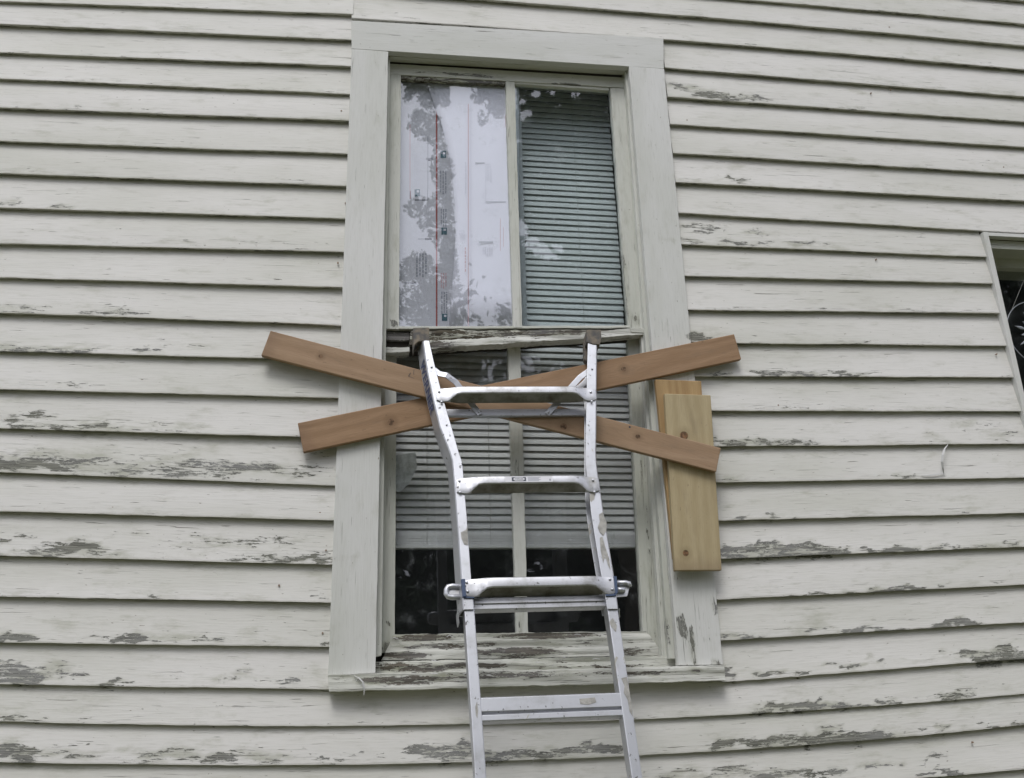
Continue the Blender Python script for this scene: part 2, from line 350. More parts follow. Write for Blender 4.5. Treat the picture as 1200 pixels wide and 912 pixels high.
# ---------------------------------------------------------------- the ground
G = 260
obj('ground', [(-G, -G, 0), (G, -G, 0), (G, G, 0), (-G, G, 0)], [(0, 1, 2, 3)], 'grass', kind='structure')

# ---------------------------------------------------------------- the house
house = thing('house', (0.5, 0.1, 0), 'old white clapboard house with flaking paint, filling the picture behind the ladder', 'house')
LX0 = [1,28,61,92,126,165,203,243,285,325,366,411,456,502,553,599,651,699,753,801.7]
LX1 = [(404,16),(404,46),(404,77),(404,110),(404,141),(403,180),(402,218),(401,256),(399,295),(398,336.5),(395,380.8),(392,422),(392,466),(390,512.3),(388,569),(387,609.8),(386,661.7),(385,706),(385,758),(385,808)]
RX0 = [(778,43),(778,79),(780,113),(784,145),(788,179),(791,213),(795,249),(799,286),(803,323),(811,363),(865,402),(819,440.6),(836,481),(843.6,523),(841,565),(846,610),(844,654.6),(845,702.5),(845,750.5),(850,799)]
RX1 = [(1200,81.5),(1200,113),(1200,142.5),(1200,172),(1200,204),(1200,235),(1149,270),(1155,301),(1160,332),(1168,367),(1175,405),(1181,442),(1191,482),(1200,520),(1200,559.5),(1200,601),(1200,641),(1200,685),(1200,729.5),(1200,772)]
def curve(pts):
    """bottom edge of a board: X -> Z through measured points, held level beyond them"""
    P = [at(*p) for p in pts]; X = np.array([p[0] for p in P]); Zz = np.array([p[2] for p in P])
    if len(P) == 2:
        return lambda x: np.interp(x, X, Zz)
    co = np.polyfit(X, Zz, 2)
    return lambda x: np.polyval(co, np.clip(x, X[0], X[-1]))
top2 = curve([(412, 20.5), (480, 26), (600, 33), (778, 45), (1000, 64), (1200, 81.5)])
full = {0: curve([(700, -14), (881, 0), (1200, 28)]), 1: curve([(412, -12), (598, 0.5), (760, 14.7), (980, 34), (1200, 53)]), 2: top2,
        22: curve([(0, 845), (200, 849.5), (440, 851), (600, 848), (780, 841), (1000, 829), (1200, 813.5)]),
        23: curve([(0, 893), (200, 896.5), (440, 896), (600, 892), (780, 883), (1000, 868), (1200, 850)]),
        24: curve([(0, 940), (200, 943), (440, 941), (780, 929), (1095, 911), (1200, 902)])}
Lc = {i + 2: curve([(0, LX0[i]), LX1[i]]) for i in range(20)}
Rc = {i + 2: curve([RX0[i], RX1[i]]) for i in range(20)}
EXPO = 0.118
XMIN, XMAX = -2.6, 5.2
# casing outer edges on the wall
def line_x(p, q, Y=0.0):
    P, Q = at(*p, Y), at(*q, Y)
    return lambda z: P[0] + (Q[0] - P[0]) * (np.asarray(z) - P[2]) / (Q[2] - P[2])
casL = line_x((411.5, 23), (384.5, 792)); casR = line_x((778, 45), (847.5, 790))
w2L = line_x((1150, 271), (1201, 500))
def level(fn_list, row):
    if row in fn_list: return fn_list[row]
    if row < min(fn_list): k0 = min(fn_list); return lambda x, k0=k0: fn_list[k0](x) + (k0 - row) * EXPO
    k0 = max(fn_list); return lambda x, k0=k0: fn_list[k0](x) - (row - k0) * EXPO
def Lrow(r): return full[r] if r in (22, 23, 24) else level({**Lc, **{k: v for k, v in full.items() if k > 21}}, r) if r >= 2 else (lambda x, r=r: Lc[2](x) + (2 - r) * EXPO)
def Rrow(r): return Rc[r] if 3 <= r <= 21 else level(full, r)
ncl = 0
def clapboard(bot, top, x0, x1, row, tuck=0.018):
    """one clapboard: bottom edge curve bot(x), top tucked behind the edge above; x0(z), x1(z) its ends"""
    global ncl; ncl += 1
    T = 0.0145 + 0.002 * nz(row * 3.1, ncl)
    xa, xb = float(x0(bot(0))), float(x1(bot(0)))
    near = xb > -1.7 and xa < 3.4 and -1 <= row <= 26
    nu = max(4, int((xb - xa) / (0.018 if near else 0.25)))
    vs = [0, .004, .010, .018, .028, .040, .056, .075, .10, 1] if near else [0, .05, 1]
    nv = len(vs)
    us = np.linspace(0, 1, nu + 1)
    rows = []; pl = []; uv = []
    uo = ncl * 1.7; warp = random.uniform(-1, 1) * 0.0015
    X_b = xa + (xb - xa) * us
    wob = np.array([0.0016 * nz(x * 3.2, row * 5.3, ncl) + 0.0011 * nz(x * 17, row * 2.2, 3) + 0.0009 * nz(x * 60, row) for x in X_b]) if near else np.zeros(nu + 1)
    zb = bot(X_b) + wob; zt = top(X_b) + tuck; h = zt - zb
    yo = np.array([0.0012 * nz(x * 1.5, row * 1.3, 7) for x in X_b])
    for j, v in enumerate(vs):
        d = h if v == 1 else np.full(nu + 1, v)
        z = zb + d
        xa_, xb_ = x0(z), x1(z)
        X = xa_ + (xb_ - xa_) * us
        y = yo + (T + 0.002) * (d / (EXPO + 0.004)) + warp * np.sin(np.pi * np.clip(d / EXPO, 0, 1)) - (0 if j else -0.0006)
        rows.append(np.stack([X, y, z], 1)); uv.append(np.stack([X + uo, d + row * .3], 1))
        gen = (0.34 + .35 * nz(row * 7.7, ncl * 3.1)) * np.clip(1 - d / 0.035, 0, 1) + 0.12 * nz(row * 3.3, ncl) 
        pl.append(peel_at(X, z) + gen if near else np.zeros(nu + 1))
    n = nu + 1
    # back of the butt edge, and back top
    Xb = rows[0][:, 0]
    rows.append(np.stack([Xb, yo + T, zb + 0.0004], 1)); uv.append(np.stack([Xb + uo, np.full(n, row * .3 - T)], 1)); pl.append(np.zeros(n) + 1.1 + 0.3 * np.clip(pl[0], 0, 2))  # weathered bare underside, set dark so colour deepens the lap shadow line
    rows.append(rows[nv - 1] + np.array([0, 0.004, 0])); uv.append(uv[nv - 1] + .02); pl.append(np.zeros(n))
    V = np.concatenate(rows); UV = np.concatenate(uv); PL = np.concatenate(pl)
    Fc = []
    for j in range(nv - 1):
        for i in range(nu): a = j * n + i; Fc.append((a, a + 1, a + n + 1, a + n))
    b0 = nv * n; t0 = (nv + 1) * n
    for i in range(nu):
        Fc.append((b0 + i, b0 + i + 1, i + 1, i)); Fc.append((b0 + i + 1, b0 + i, t0 + i, t0 + i + 1))
        Fc.append(((nv - 1) * n + i, (nv - 1) * n + i + 1, t0 + i + 1, t0 + i))
    for i in (0, nu):
        ring = [j * n + i for j in range(nv)] + [t0 + i, b0 + i]
        Fc.append(ring if i == nu else ring[::-1])
    return obj('clapboard', V, Fc, 'siding', house, uvs=UV, peel=PL)
def nail(x, y):
    q = at(x, y, .0035); n = 8
    V = [q + np.array([.0026 * math.cos(a), -.0012, .0026 * math.sin(a)]) for a in np.linspace(0, 2 * math.pi, n, endpoint=False)]
    V2 = [v + np.array([0, .006, 0]) for v in V]
    obj('nail_head', V + V2, [tuple(range(n)), tuple(range(2 * n - 1, n - 1, -1))] + [(i, n + i, n + (i + 1) % n, (i + 1) % n) for i in range(n)], 'rust', house)
cx = lambda v: (lambda z, v=v: v + 0 * np.asarray(z))
gap = 0.0004
casLe = lambda z: casL(z) + .006
casRe = lambda z: casR(z) - .006
jx = float(at(412, 18)[0])
NROW = 24 + int((full[24](0.5) - 0.45) / EXPO)
for r in range(-14, NROW + 1):
    if r <= 2:      # above the window: a left length and a right length butted in turn
        xs = jx if r in (2,) else (jx - 0.9 + (r * 977 % 23) / 10)
        if r == 2:
            clapboard(Lrow(2), Lrow(1), cx(XMIN), casLe, r)
            clapboard(top2, full[1], lambda z: np.full(np.shape(z), jx + gap), cx(XMAX), r)
        else:
            b, t = Lrow, Rrow
            fb = (lambda x, r=r: np.where(x < jx, Lrow(r)(x) if r > 1 else Rrow(r)(x), Rrow(r)(x)))
            clapboard(Rrow(r), Rrow(r - 1), cx(XMIN), cx(XMAX), r)
    elif r <= 21:
        clapboard(Lrow(r), Lrow(r - 1), cx(XMIN), casLe, r)
        if r < 9: clapboard(Rrow(r), Rrow(r - 1), casRe, cx(XMAX), r)
        else:
            clapboard(Rrow(r), Rrow(r - 1), casRe, (lambda z: w2L(z) - gap), r)
            clapboard(level({8: Rc[8]}, r), level({8: Rc[8]}, r - 1), cx(3.36 + 0.02), cx(XMAX), r)
    elif r == 22:
        # top edge tucks under the sill between the casings
        tp = lambda x: np.where(x < casL(2), Lrow(21)(x), np.where(x > casR(2), Rrow(21)(x), (Lrow(21)(casL(2)) + Rrow(21)(casR(2))) / 2))
        clapboard(full[22], tp, cx(XMIN), cx(XMAX), r)
    else:
        clapboard(Rrow(r) if r < 25 else level({24: full[24]}, r), full[r - 1] if r - 1 in full else level({24: full[24]}, r - 1), cx(XMIN), cx(XMAX), r)
for (x, y) in [(375, 601), (132, 595), (382, 645), (396, 308), (327, 686), (1027, 304), (1006, 323), (1168, 415), (1042, 32), (1021, 109), (1044, 105), (912, 475), (405, 238), (400, 130), (805, 141), (1176, 196), (850, 560), (378, 742), (1140, 870)]: nail(x, y)
ZTOP = float(Rrow(-14)(1.0)) + 0.12
ZBOT = 0.45

# board grid in the window plane ------------------------------------------------
def trim(name, c4, Y, thick, mat, parent, along='v', peel=0.0, step=0.012, jit=0.0, spots=True, warp=0.0, bevel=0.0012, label=None, Ys=None, hot=()):
    """a board whose face has the photo corners c4 = tl, tr, br, bl at depth Y (or per-corner Ys); fine grid with uneven edges"""
    Ys = Ys or (Y,) * 4
    P = [at(*p, y) for p, y in zip(c4, Ys)]
    wx = np.linalg.norm(P[1] - P[0]); hz = np.linalg.norm(P[3] - P[0])
    nu = max(1, min(160, int(wx / step))); nv = max(1, min(200, int(hz / step)))
    us, vs = np.meshgrid(np.linspace(0, 1, nu + 1), np.linspace(0, 1, nv + 1))
    us, vs = us.ravel(), vs.ravel()
    V = (np.outer((1 - us) * (1 - vs), P[0]) + np.outer(us * (1 - vs), P[1]) + np.outer(us * vs, P[2]) + np.outer((1 - us) * vs, P[3]))
    if jit or warp:
        for i in range(len(V)):
            q = V[i]
            e = 1.0 if (us[i] in (0, 1) or vs[i] in (0, 1)) else 0.0
            if jit and e:
                if us[i] in (0, 1): V[i, 0] += jit * nz(q[2] * 22, q[0] * 9, 1) + jit * .6 * nz(q[2] * 80, 2)
                if vs[i] in (0, 1): V[i, 2] += jit * nz(q[0] * 22, q[2] * 9, 5) + jit * .6 * nz(q[0] * 80, 2)
            if warp: V[i, 1] += warp * nz(q[0] * (4 if along == 'u' else 30), q[2] * (60 if along == 'u' else 5), 3)
    n = nu + 1
    UV = np.stack([us * wx, (1 - vs) * hz], 1) if along == 'u' else np.stack([(1 - vs) * hz, us * wx], 1)
    UV += np.array([V[0, 0] * 3, V[0, 2] * 5])
    PL = np.full(len(V), peel)
    if spots: PL = PL + peel_at(V[:, 0], V[:, 2])
    for (hx, hy, rx, ry, st) in hot:
        c = at(hx, hy, Y); a = at(hx + rx, hy, Y); b = at(hx, hy + ry, Y)
        d = ((V[:, 0] - c[0]) / abs(a[0] - c[0])) ** 2 + ((V[:, 2] - c[2]) / abs(b[2] - c[2])) ** 2
        PL = np.maximum(PL, peel + st * np.clip(1.3 - d * .8, 0, 1))
    Fc = [(j * n + i, (j + 1) * n + i, (j + 1) * n + i + 1, j * n + i + 1) for j in range(nv) for i in range(nu)]
    # rim
    loop = [i for i in range(nu)] + [j * n + nu for j in range(nv)] + [nv * n + i for i in range(nu, 0, -1)] + [j * n for j in range(nv, 0, -1)]
    m0 = len(V)
    back = V[loop] + np.array([0, thick, 0]); V = np.concatenate([V, back]); L = len(loop)
    UV = np.concatenate([UV, UV[loop] + thick]); PL = np.concatenate([PL, PL[loop]])
    for i in range(L): Fc.append((loop[i], loop[(i + 1) % L], m0 + (i + 1) % L, m0 + i))
    Fc.append([m0 + i for i in range(L)])
    return obj(name, V, Fc, mat, parent, uvs=UV, peel=PL, bevel=bevel, label=label)

# sheathing with the two openings, room inside ----------------------------------
o1 = (float(at(440, 500, .1)[0]) - 0.005, float(at(765, 500, .1)[0]) + 0.055, float(at(600, 800)[2]) - 0.012, float(at(600, 60)[2]))
a_, b_ = at(1151, 273), at(1205, 620)
o2 = (float(a_[0]) + 0.02, 3.36 - 0.02, float(a_[2]) - 1.75, float(a_[2]) - 0.03)
WX0, WX1 = XMIN + .01, XMAX - .01
def sheathing():
    V = []; Fc = []
    def bx(x0, x1, z0, z1):
        k = len(V)
        for z in (z0, z1):
            for y in (0.022, 0.13):
                for x in (x0, x1): V.append((x, y, z))
        for f in [(0, 1, 3, 2), (4, 6, 7, 5), (0, 4, 5, 1), (2, 3, 7, 6), (0, 2, 6, 4), (1, 5, 7, 3)]: Fc.append(tuple(k + i for i in f))
    bx(WX0, o1[0], ZBOT, ZTOP); bx(o1[0], o1[1], ZBOT, o1[2]); bx(o1[0], o1[1], o1[3], ZTOP)
    bx(o1[1], o2[0], ZBOT, ZTOP); bx(o2[0], o2[1], ZBOT, o2[2]); bx(o2[0], o2[1], o2[3], ZTOP); bx(o2[1], WX1, ZBOT, ZTOP)
    obj('sheathing', V, Fc, 'sheath', house)
sheathing()
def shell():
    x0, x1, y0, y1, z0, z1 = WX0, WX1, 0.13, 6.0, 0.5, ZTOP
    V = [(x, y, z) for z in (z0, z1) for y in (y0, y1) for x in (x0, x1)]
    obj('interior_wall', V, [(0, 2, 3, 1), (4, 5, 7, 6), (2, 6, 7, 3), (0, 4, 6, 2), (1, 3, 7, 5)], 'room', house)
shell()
box('foundation', (XMIN + .02, 0.03, 0.0), (XMAX - .02, 6.0, 0.45), 'foundation', house)
box('corner_board', (XMIN - 0.1, -0.008, 0.42), (XMIN - .002, 0.14, ZTOP), 'casing', house, bevel=.002)
box('corner_board', (XMAX + .002, -0.008, 0.42), (XMAX + 0.1, 0.14, ZTOP), 'casing', house, bevel=.002)
box('side_wall', (XMIN - 0.09, 0.145, 0.42), (XMIN, 6.1, ZTOP), 'siding', house)
box('side_wall', (XMAX, 0.145, 0.42), (XMAX + 0.09, 6.1, ZTOP), 'siding', house)
box('soffit', (XMIN - 0.4, -0.32, ZTOP + 0.002), (XMAX + 0.4, 6.3, ZTOP + 0.03), 'casing', house)
obj('roof', [(XMIN - .45, -.36, ZTOP + .034), (XMAX + .45, -.36, ZTOP + .034), (XMAX + .45, 6.35, ZTOP + .034), (XMIN - .45, 6.35, ZTOP + .034),
             (XMIN - .45, -.36, ZTOP + .16), (XMAX + .45, -.36, ZTOP + .16), (XMAX + .45, 6.35, ZTOP + .16), (XMIN - .45, 6.35, ZTOP + .16), (XMIN - .45, 3, ZTOP + 2.2), (XMAX + .45, 3, ZTOP + 2.2)],
    [(0, 3, 2, 1), (0, 1, 5, 4), (2, 3, 7, 6), (4, 5, 9, 8), (6, 7, 8, 9), (0, 4, 8, 7, 3), (1, 2, 6, 9, 5)], 'shingle', house)

# ---- main window ---------------------------------------------------------------
win = box('window', (o1[0] - .03, .125, o1[2] - .02), (o1[0] - .004, .16, o1[3]), 'sash', house, label='tall two sash window with flaking frame, boarded with crossed planks')
CY = -0.006
trim('casing', [(411.8, 24), (777.5, 45), (778, 80.6), (412, 57.2)], CY, .026, 'casing', win, 'u', -0.1, label='head casing above the window')
trim('casing', [(412, 57.5), (455, 60.5), (440, 789), (384.5, 791.5)], CY, .026, 'casing', win, 'v', -0.12, jit=.0012,
     hot=[(431, 632, 5, 14, .8), (442, 142, 4, 10, .5), (437, 745, 4, 60, .35)], label='left side casing')
trim('casing', [(737, 77.5), (778.2, 81), (847.5, 779), (795, 780)], CY, .026, 'casing', win, 'v', -0.05, jit=.0012,
     hot=[(799, 733, 4.5, 14, 2.6), (810, 745, 4, 16, 1.6), (812, 765, 4, 18, 1.6), (838, 712, 4, 14, 1.1), (838, 778, 8, 5, 1.6), (757, 170, 5, 8, .6), (800, 300, 4, 60, .3)], label='right side casing with bare patch near the sill')
# blind stops behind the casing edges (head one shows from below)
trim('stop', [(450, 58), (742, 74), (742, 83), (450, 66)], .022, .03, 'sash', win, 'u', -.05)
trim('stop', [(452, 60), (457.2, 62), (447, 768), (438, 770)], .022, .03, 'sash', win, 'v', 0)
trim('stop', [(732.5, 80), (737, 80), (795, 772), (784, 772)], .022, .03, 'sash', win, 'v', .05, jit=.001, hot=[(781, 740, 4, 20, .8)])
trim('jamb', [(731, 84), (736, 84), (786, 770), (776, 770)], .046, .03, 'sash', win, 'v', .1, jit=.001)
# upper sash
US = .05
trim('sash_rail', [(456, 74.5), (732, 91), (732, 103), (456, 87)], US, .032, 'sash', win, 'u', .05, jit=.0008, hot=[(530, 87, 60, 2.5, 1.4), (670, 101, 30, 3, 1.3)], label='top rail of the upper sash')
trim('sash_rail', [(470, 87.6), (592, 94), (592, 99), (470, 92.5)], US + .004, .02, 'rot_dark', win, 'u', .6, jit=.003, step=.006, label='dark strip along the gap above the left pane')  # dark strip drawn along the gap over the glass
trim('sash_rail', [(603, 95.6), (714, 103.2), (714, 106), (603, 98)], US + .004, .02, 'sash', win, 'u', .2, jit=.001)
trim('sash_stile', [(456.5, 87), (470, 88), (467.5, 386), (449, 385.5)], US, .032, 'sash', win, 'v', .0, jit=.0008, hot=[(462, 379, 3, 3, 2.6), (452, 384, 3, 4, 2)])
trim('sash_stile', [(715.5, 103), (732, 103.6), (766, 389), (737, 386)], US, .032, 'sash', win, 'v', .15, jit=.0018, hot=[(733, 330, 3, 60, 1.0), (745, 375, 10, 8, 1.0)])
trim('muntin', [(592.8, 95), (603.2, 96), (612, 384), (602, 384)], US - .002, .03, 'sash', win, 'v', .25, jit=.0014)
trim('sash_rail', [(467, 382.4), (738, 381.5), (738, 384.3), (467, 385.5)], US - .001, .03, 'sash', win, 'u', .15, jit=.001, step=.006, label='thin bottom edge of the upper sash')
def pane(c4, Y, mat):
    P = [at(*p, Y) for p in c4]; P = P + [p + np.array([0, .003, 0]) for p in P]
    obj('pane', P, [(3, 2, 1, 0), (4, 5, 6, 7), (0, 1, 5, 4), (1, 2, 6, 5), (2, 3, 7, 6), (3, 0, 4, 7)], mat, win)
pane([(467, 88), (596, 94), (605, 385), (464, 386)], US + .018, 'glass')
pane([(600, 95), (718, 102), (739, 384), (608, 385)], US + .018, 'glass_green')
# meeting rail, sagging and flaked
LS = .084
trim('meeting_rail', [(448, 386), (766, 382), (768, 395), (447, 415)], .072, .04, 'dark_gap', win, 'u', spots=False, label='near-black backing coloured as the shaded gap behind the sagging rail')  # dark backing, shade of the open gap put into its colour
trim('meeting_rail', [(481, 387.5), (736, 386), (742, 392), (480, 404)], .052, .03, 'rot_dark', win, 'u', .55, jit=.005, step=.006, warp=.005, spots=False)
trim('meeting_rail', [(501, 400), (756, 384.5), (757, 392), (500, 409)], .036, .045, 'rot', win, 'u', .25, jit=.0035, step=.005, warp=.005, spots=False, hot=[(600, 388, 90, 5, .9), (520, 405, 20, 4, .5)], label='flaked sagging front edge of the meeting rail')
trim('meeting_rail', [(447, 407), (480, 407), (480, 413), (446, 413.5)], .05, .05, 'rot', win, 'u', .2, jit=.003, step=.006, spots=False)
trim('meeting_rail', [(449, 389), (480, 390), (480, 399), (449, 399)], .06, .04, 'rot_dark', win, 'u', .8, jit=.003, step=.006, warp=.006, spots=False)
trim('sash_stile', [(738, 384), (763, 386), (765, 391), (740, 389.5)], .034, .04, 'rot', win, 'u', -.2, jit=.002, step=.005, warp=.003, spots=False)
# lower sash
trim('sash_stile', [(447, 400), (465, 400), (462.5, 766), (447, 765)], LS, .034, 'sash', win, 'v', .1, jit=.0008, hot=[(455, 760, 9, 8, 1.6), (454, 730, 2, 3, 2)])
trim('sash_stile', [(736, 398), (762, 398), (778, 768), (754.5, 766)], LS, .034, 'sash', win, 'v', .22, jit=.0016, hot=[(757, 600, 3, 200, .7)])
trim('stop', [(440, 398), (448, 399), (447.5, 766), (440.5, 766)], .05, .03, 'sash', win, 'v', .05)
trim('stop', [(762, 396), (770, 396), (786, 770), (777, 770)], .05, .05, 'sash', win, 'v', .1, jit=.001)
trim('muntin', [(595.3, 405), (609.8, 405), (619, 745), (605.6, 745)], LS - .003, .03, 'sash', win, 'v', .3, jit=.0012, hot=[(610, 735, 3, 12, 1.2), (604, 560, 3, 20, .8)])
pane([(459, 400), (601, 400), (612, 748), (458, 748)], LS + .018, 'glass_low')
pane([(603, 400), (740, 400), (758, 744), (612, 748)], LS + .018, 'glass_low')
trim('sash_rail', [(461, 743.5), (757, 739.5), (779, 768), (447, 774)], LS - .004, .04, 'rot', win, 'u', .12, jit=.002, step=.006, warp=.006, spots=False,
     hot=[(500, 747, 45, 3.5, 1.6), (640, 745, 60, 3.5, 1.5), (525, 757, 60, 4, .7), (605, 765, 50, 6, 1.2), (475, 768, 28, 4, 1.2), (740, 763, 20, 5, .8), (690, 755, 60, 8, .2)], label='flaking bottom rail of the lower sash')
trim('sill', [(440, 775.5), (792, 768), (794, 784), (440, 792)], .044, .05, 'rot', win, 'u', .2, jit=.002, step=.006, warp=.007, spots=False,
     hot=[(490, 783, 50, 6, .8), (560, 780, 50, 3, .9), (700, 781, 60, 2.5, .6)], label='weathered upper step of the sill')
trim('sill', [(384.5, 791), (849, 779.5), (850.5, 797.5), (385, 811)], -.03, .075, 'rot', win, 'u', -.02, jit=.0022, step=.006, warp=.004, spots=False,
     hot=[(480, 797, 60, 6, 1.1), (400, 796, 12, 4, .6), (570, 792, 90, 5, .8), (640, 790, 60, 4, .7), (740, 789, 50, 3, .9), (816, 786, 8, 3, 1.2)], label='flaking nose of the sill')
trim('sill', [(438, 764), (790, 758), (792, 800), (438, 806)], .10, .05, 'dark_gap', win, 'u', spots=False, label='near-black backing coloured as the shaded gap under the lower sash')  # gap below the sash darkened by this near-black backing

# paint curls -----------------------------------------------------------------
def ribbon(name, pts, w, mat, parent, side=(1, 0, 0)):
    V = []; Fc = []; s = np.array(side, float)
    n = len(pts)
    for i, (x, y, Y) in enumerate(pts):
        p = at(x, y, Y); k = w * math.sin(math.pi * (i + .7) / (n + .4))
        V += [p - s * k, p + s * k + np.array([0, .001, 0]), p + s * k + np.array([0, .0018, 0]), p - s * k + np.array([0, .0008, 0])]
    for i in range(n - 1):
        for q in range(4): Fc.append((i * 4 + q, i * 4 + (q + 1) % 4, i * 4 + 4 + (q + 1) % 4, i * 4 + 4 + q))
    Fc += [(3, 2, 1, 0), tuple((n - 1) * 4 + q for q in range(4))]
    return obj(name, V, Fc, mat, parent, smooth=False)
ribbon('paint_curl', [(1111, 521, -.002), (1107, 526, -.010), (1105, 533, -.016), (1104, 541, -.017), (1105, 548, -.013), (1106, 555, -.004)], .0036, 'chip', house, (1, -.4, 0))
ribbon('paint_curl', [(1080, 557, -.003), (1090, 557, -.005), (1100, 555.5, -.005), (1108, 555, -.003)], .0022, 'chip', house, (0, 0, 1))
ribbon('paint_curl', [(415, 792, -.032), (420, 794, -.038), (425, 799, -.042), (427, 806, -.042), (426.5, 815, -.040)], .0028, 'chip', house)
ribbon('paint_curl', [(624, 895, -.004), (626, 889, -.012), (630, 886, -.016), (636, 885, -.014)], .0018, 'chip', house)
for i in range(12):      # lifted chips on the sill and rail
    x = random.uniform(450, 780); y = random.choice([random.uniform(772, 777), random.uniform(786, 792), random.uniform(743, 746)]) - (x - 600) * .018
    Y = -.034 if y > 785 else (.03 if y > 765 else .075)
    l = random.uniform(3, 9)
    ribbon('paint_curl', [(x, y, Y), (x + l * .4, y - random.uniform(0, 2), Y - .004), (x + l, y + random.uniform(-.5, 1), Y - .001)], random.uniform(.0008, .0016), 'chip', house, (0, 0, 1))

# ---- right window ----------------------------------------------------------------
w2 = box('window', (o2[0] - .015, .17, o2[2]), (o2[0] - .004, .2, o2[3]), 'sash', house, label='window cut off by the right edge of the photo')
zt2 = float(a_[2]); xl2 = float(a_[0])
def bx2(name, x0, x1, y0, y1, z0, z1, mat='sash', **kw): box(name, (x0, y0, z0), (x1, y1, z1), mat, w2, bevel=.001, **kw)
def sl2(name, d0, d1, y0, y1, mat):    # strip that follows the leaning left edge
    V = []
    for y in (y0, y1):
        for z in (o2[2] - .05, zt2):
            for d in (d0, d1): V.append((float(w2L(z)) + d, y, z))
    obj(name, V, [(0, 1, 3, 2), (4, 6, 7, 5), (0, 4, 5, 1), (2, 3, 7, 6), (0, 2, 6, 4), (1, 5, 7, 3)], mat, w2, uvs=[(v[2], v[0]) for v in V])
sl2('casing', 0, .019, -.008, .10, 'casing')
bx2('casing', xl2 + .019, 3.37, -.006, .02, zt2 - .014, zt2, 'casing')
bx2('head_jamb', xl2 + .01, 3.35, .0205, .095, zt2 - .05, zt2 - .016)
bx2('head_jamb', xl2 + .01, 3.35, .0955, .2, zt2 - .085, zt2 - .045)
bx2('casing', 3.34, 3.375, -.008, .10, o2[2] - .05, zt2 - .0145, 'casing')
bx2('sash_stile', xl2 + .045, xl2 + .06, .11, .14, o2[2], zt2 - .09, 'dark_gap')
bx2('sash_rail', xl2 + .04, 3.34, .10, .14, zt2 - 1.0, zt2 - .955)
bx2('sill', xl2 - .03, 3.42, -.03, .2, o2[2] - .10, o2[2] - .052, 'rot')
bx2('pane', xl2 + .03, 3.34, .125, .128, o2[2], zt2 - .08, 'glass_low')

# suncatcher ------------------------------------------------------------------
sc_c = at(1218, 391, .112); sc_r = float(np.linalg.norm(at(1218, 391, .112) - at(1181, 391, .112)))
catcher = thing('suncatcher', tuple(sc_c + np.array([0, 0, -sc_r])), 'round glass suncatcher with a starburst, hanging in the dark window at the right edge', 'suncatcher')
def torus(name, c, r, t, mat, parent, ax='y', n=48, k=8):
    V = []; Fc = []
    for i in range(n):
        a = 2 * math.pi * i / n
        for j in range(k):
            b = 2 * math.pi * j / k; rr = r + t * math.cos(b)
            V.append((c[0] + rr * math.cos(a), c[1] + t * math.sin(b), c[2] + rr * math.sin(a)))
    for i in range(n):
        for j in range(k): Fc.append((i * k + j, i * k + (j + 1) % k, ((i + 1) % n) * k + (j + 1) % k, ((i + 1) % n) * k + j))
    return obj(name, V, Fc, mat, parent, smooth=True)
torus('ring', sc_c, sc_r, .0020, 'crystal', catcher)
torus('ring', sc_c, sc_r * .30, .0015, 'crystal', catcher)
for i in range(16):
    a = 2 * math.pi * i / 16 + .1; r0, r1, wd = sc_r * .36, sc_r * (.76 if i % 2 else .58), .006
    u = np.array([math.cos(a), 0, math.sin(a)]); w = np.array([-math.sin(a), 0, math.cos(a)])
    rm = (r0 + r1) / 2; P = [sc_c + u * r0, sc_c + u * rm + w * wd, sc_c + u * r1, sc_c + u * rm - w * wd]
    P = P + [p + np.array([0, .003, 0]) for p in P] + [sc_c + u * rm + np.array([0, -.002, 0])]
    obj('petal', P, [(0, 1, 8), (1, 2, 8), (2, 3, 8), (3, 0, 8), (4, 7, 6, 5), (0, 4, 5, 1), (1, 5, 6, 2), (2, 6, 7, 3), (3, 7, 4, 0)], 'crystal', catcher)
def tube(name, pts, r, mat, parent, k=6, smooth=True):
    pts = [np.array(p, float) for p in pts]; V = []; Fc = []
    for i, p in enumerate(pts):
        t = pts[min(i + 1, len(pts) - 1)] - pts[max(i - 1, 0)]; t /= np.linalg.norm(t)
        a = np.cross(t, [0, 1, 0]); a = a / np.linalg.norm(a) if np.linalg.norm(a) > .1 else np.array([1., 0, 0]); b = np.cross(t, a)
        for j in range(k): q = 2 * math.pi * j / k; V.append(p + r * (math.cos(q) * a + math.sin(q) * b))
    for i in range(len(pts) - 1):
        for j in range(k): Fc.append((i * k + j, i * k + (j + 1) % k, (i + 1) * k + (j + 1) % k, (i + 1) * k + j))
    Fc += [list(range(k))[::-1], [(len(pts) - 1) * k + j for j in range(k)]]
    return obj(name, V, Fc, mat, parent, smooth=smooth)
hook = sc_c + np.array([.035, 0, sc_r * 2.3])
tube('cord', [sc_c + np.array([-sc_r * .72, 0, sc_r * .70]), hook, sc_c + np.array([sc_r * .80, 0, sc_r * .6])], .0011, 'cord', catcher)

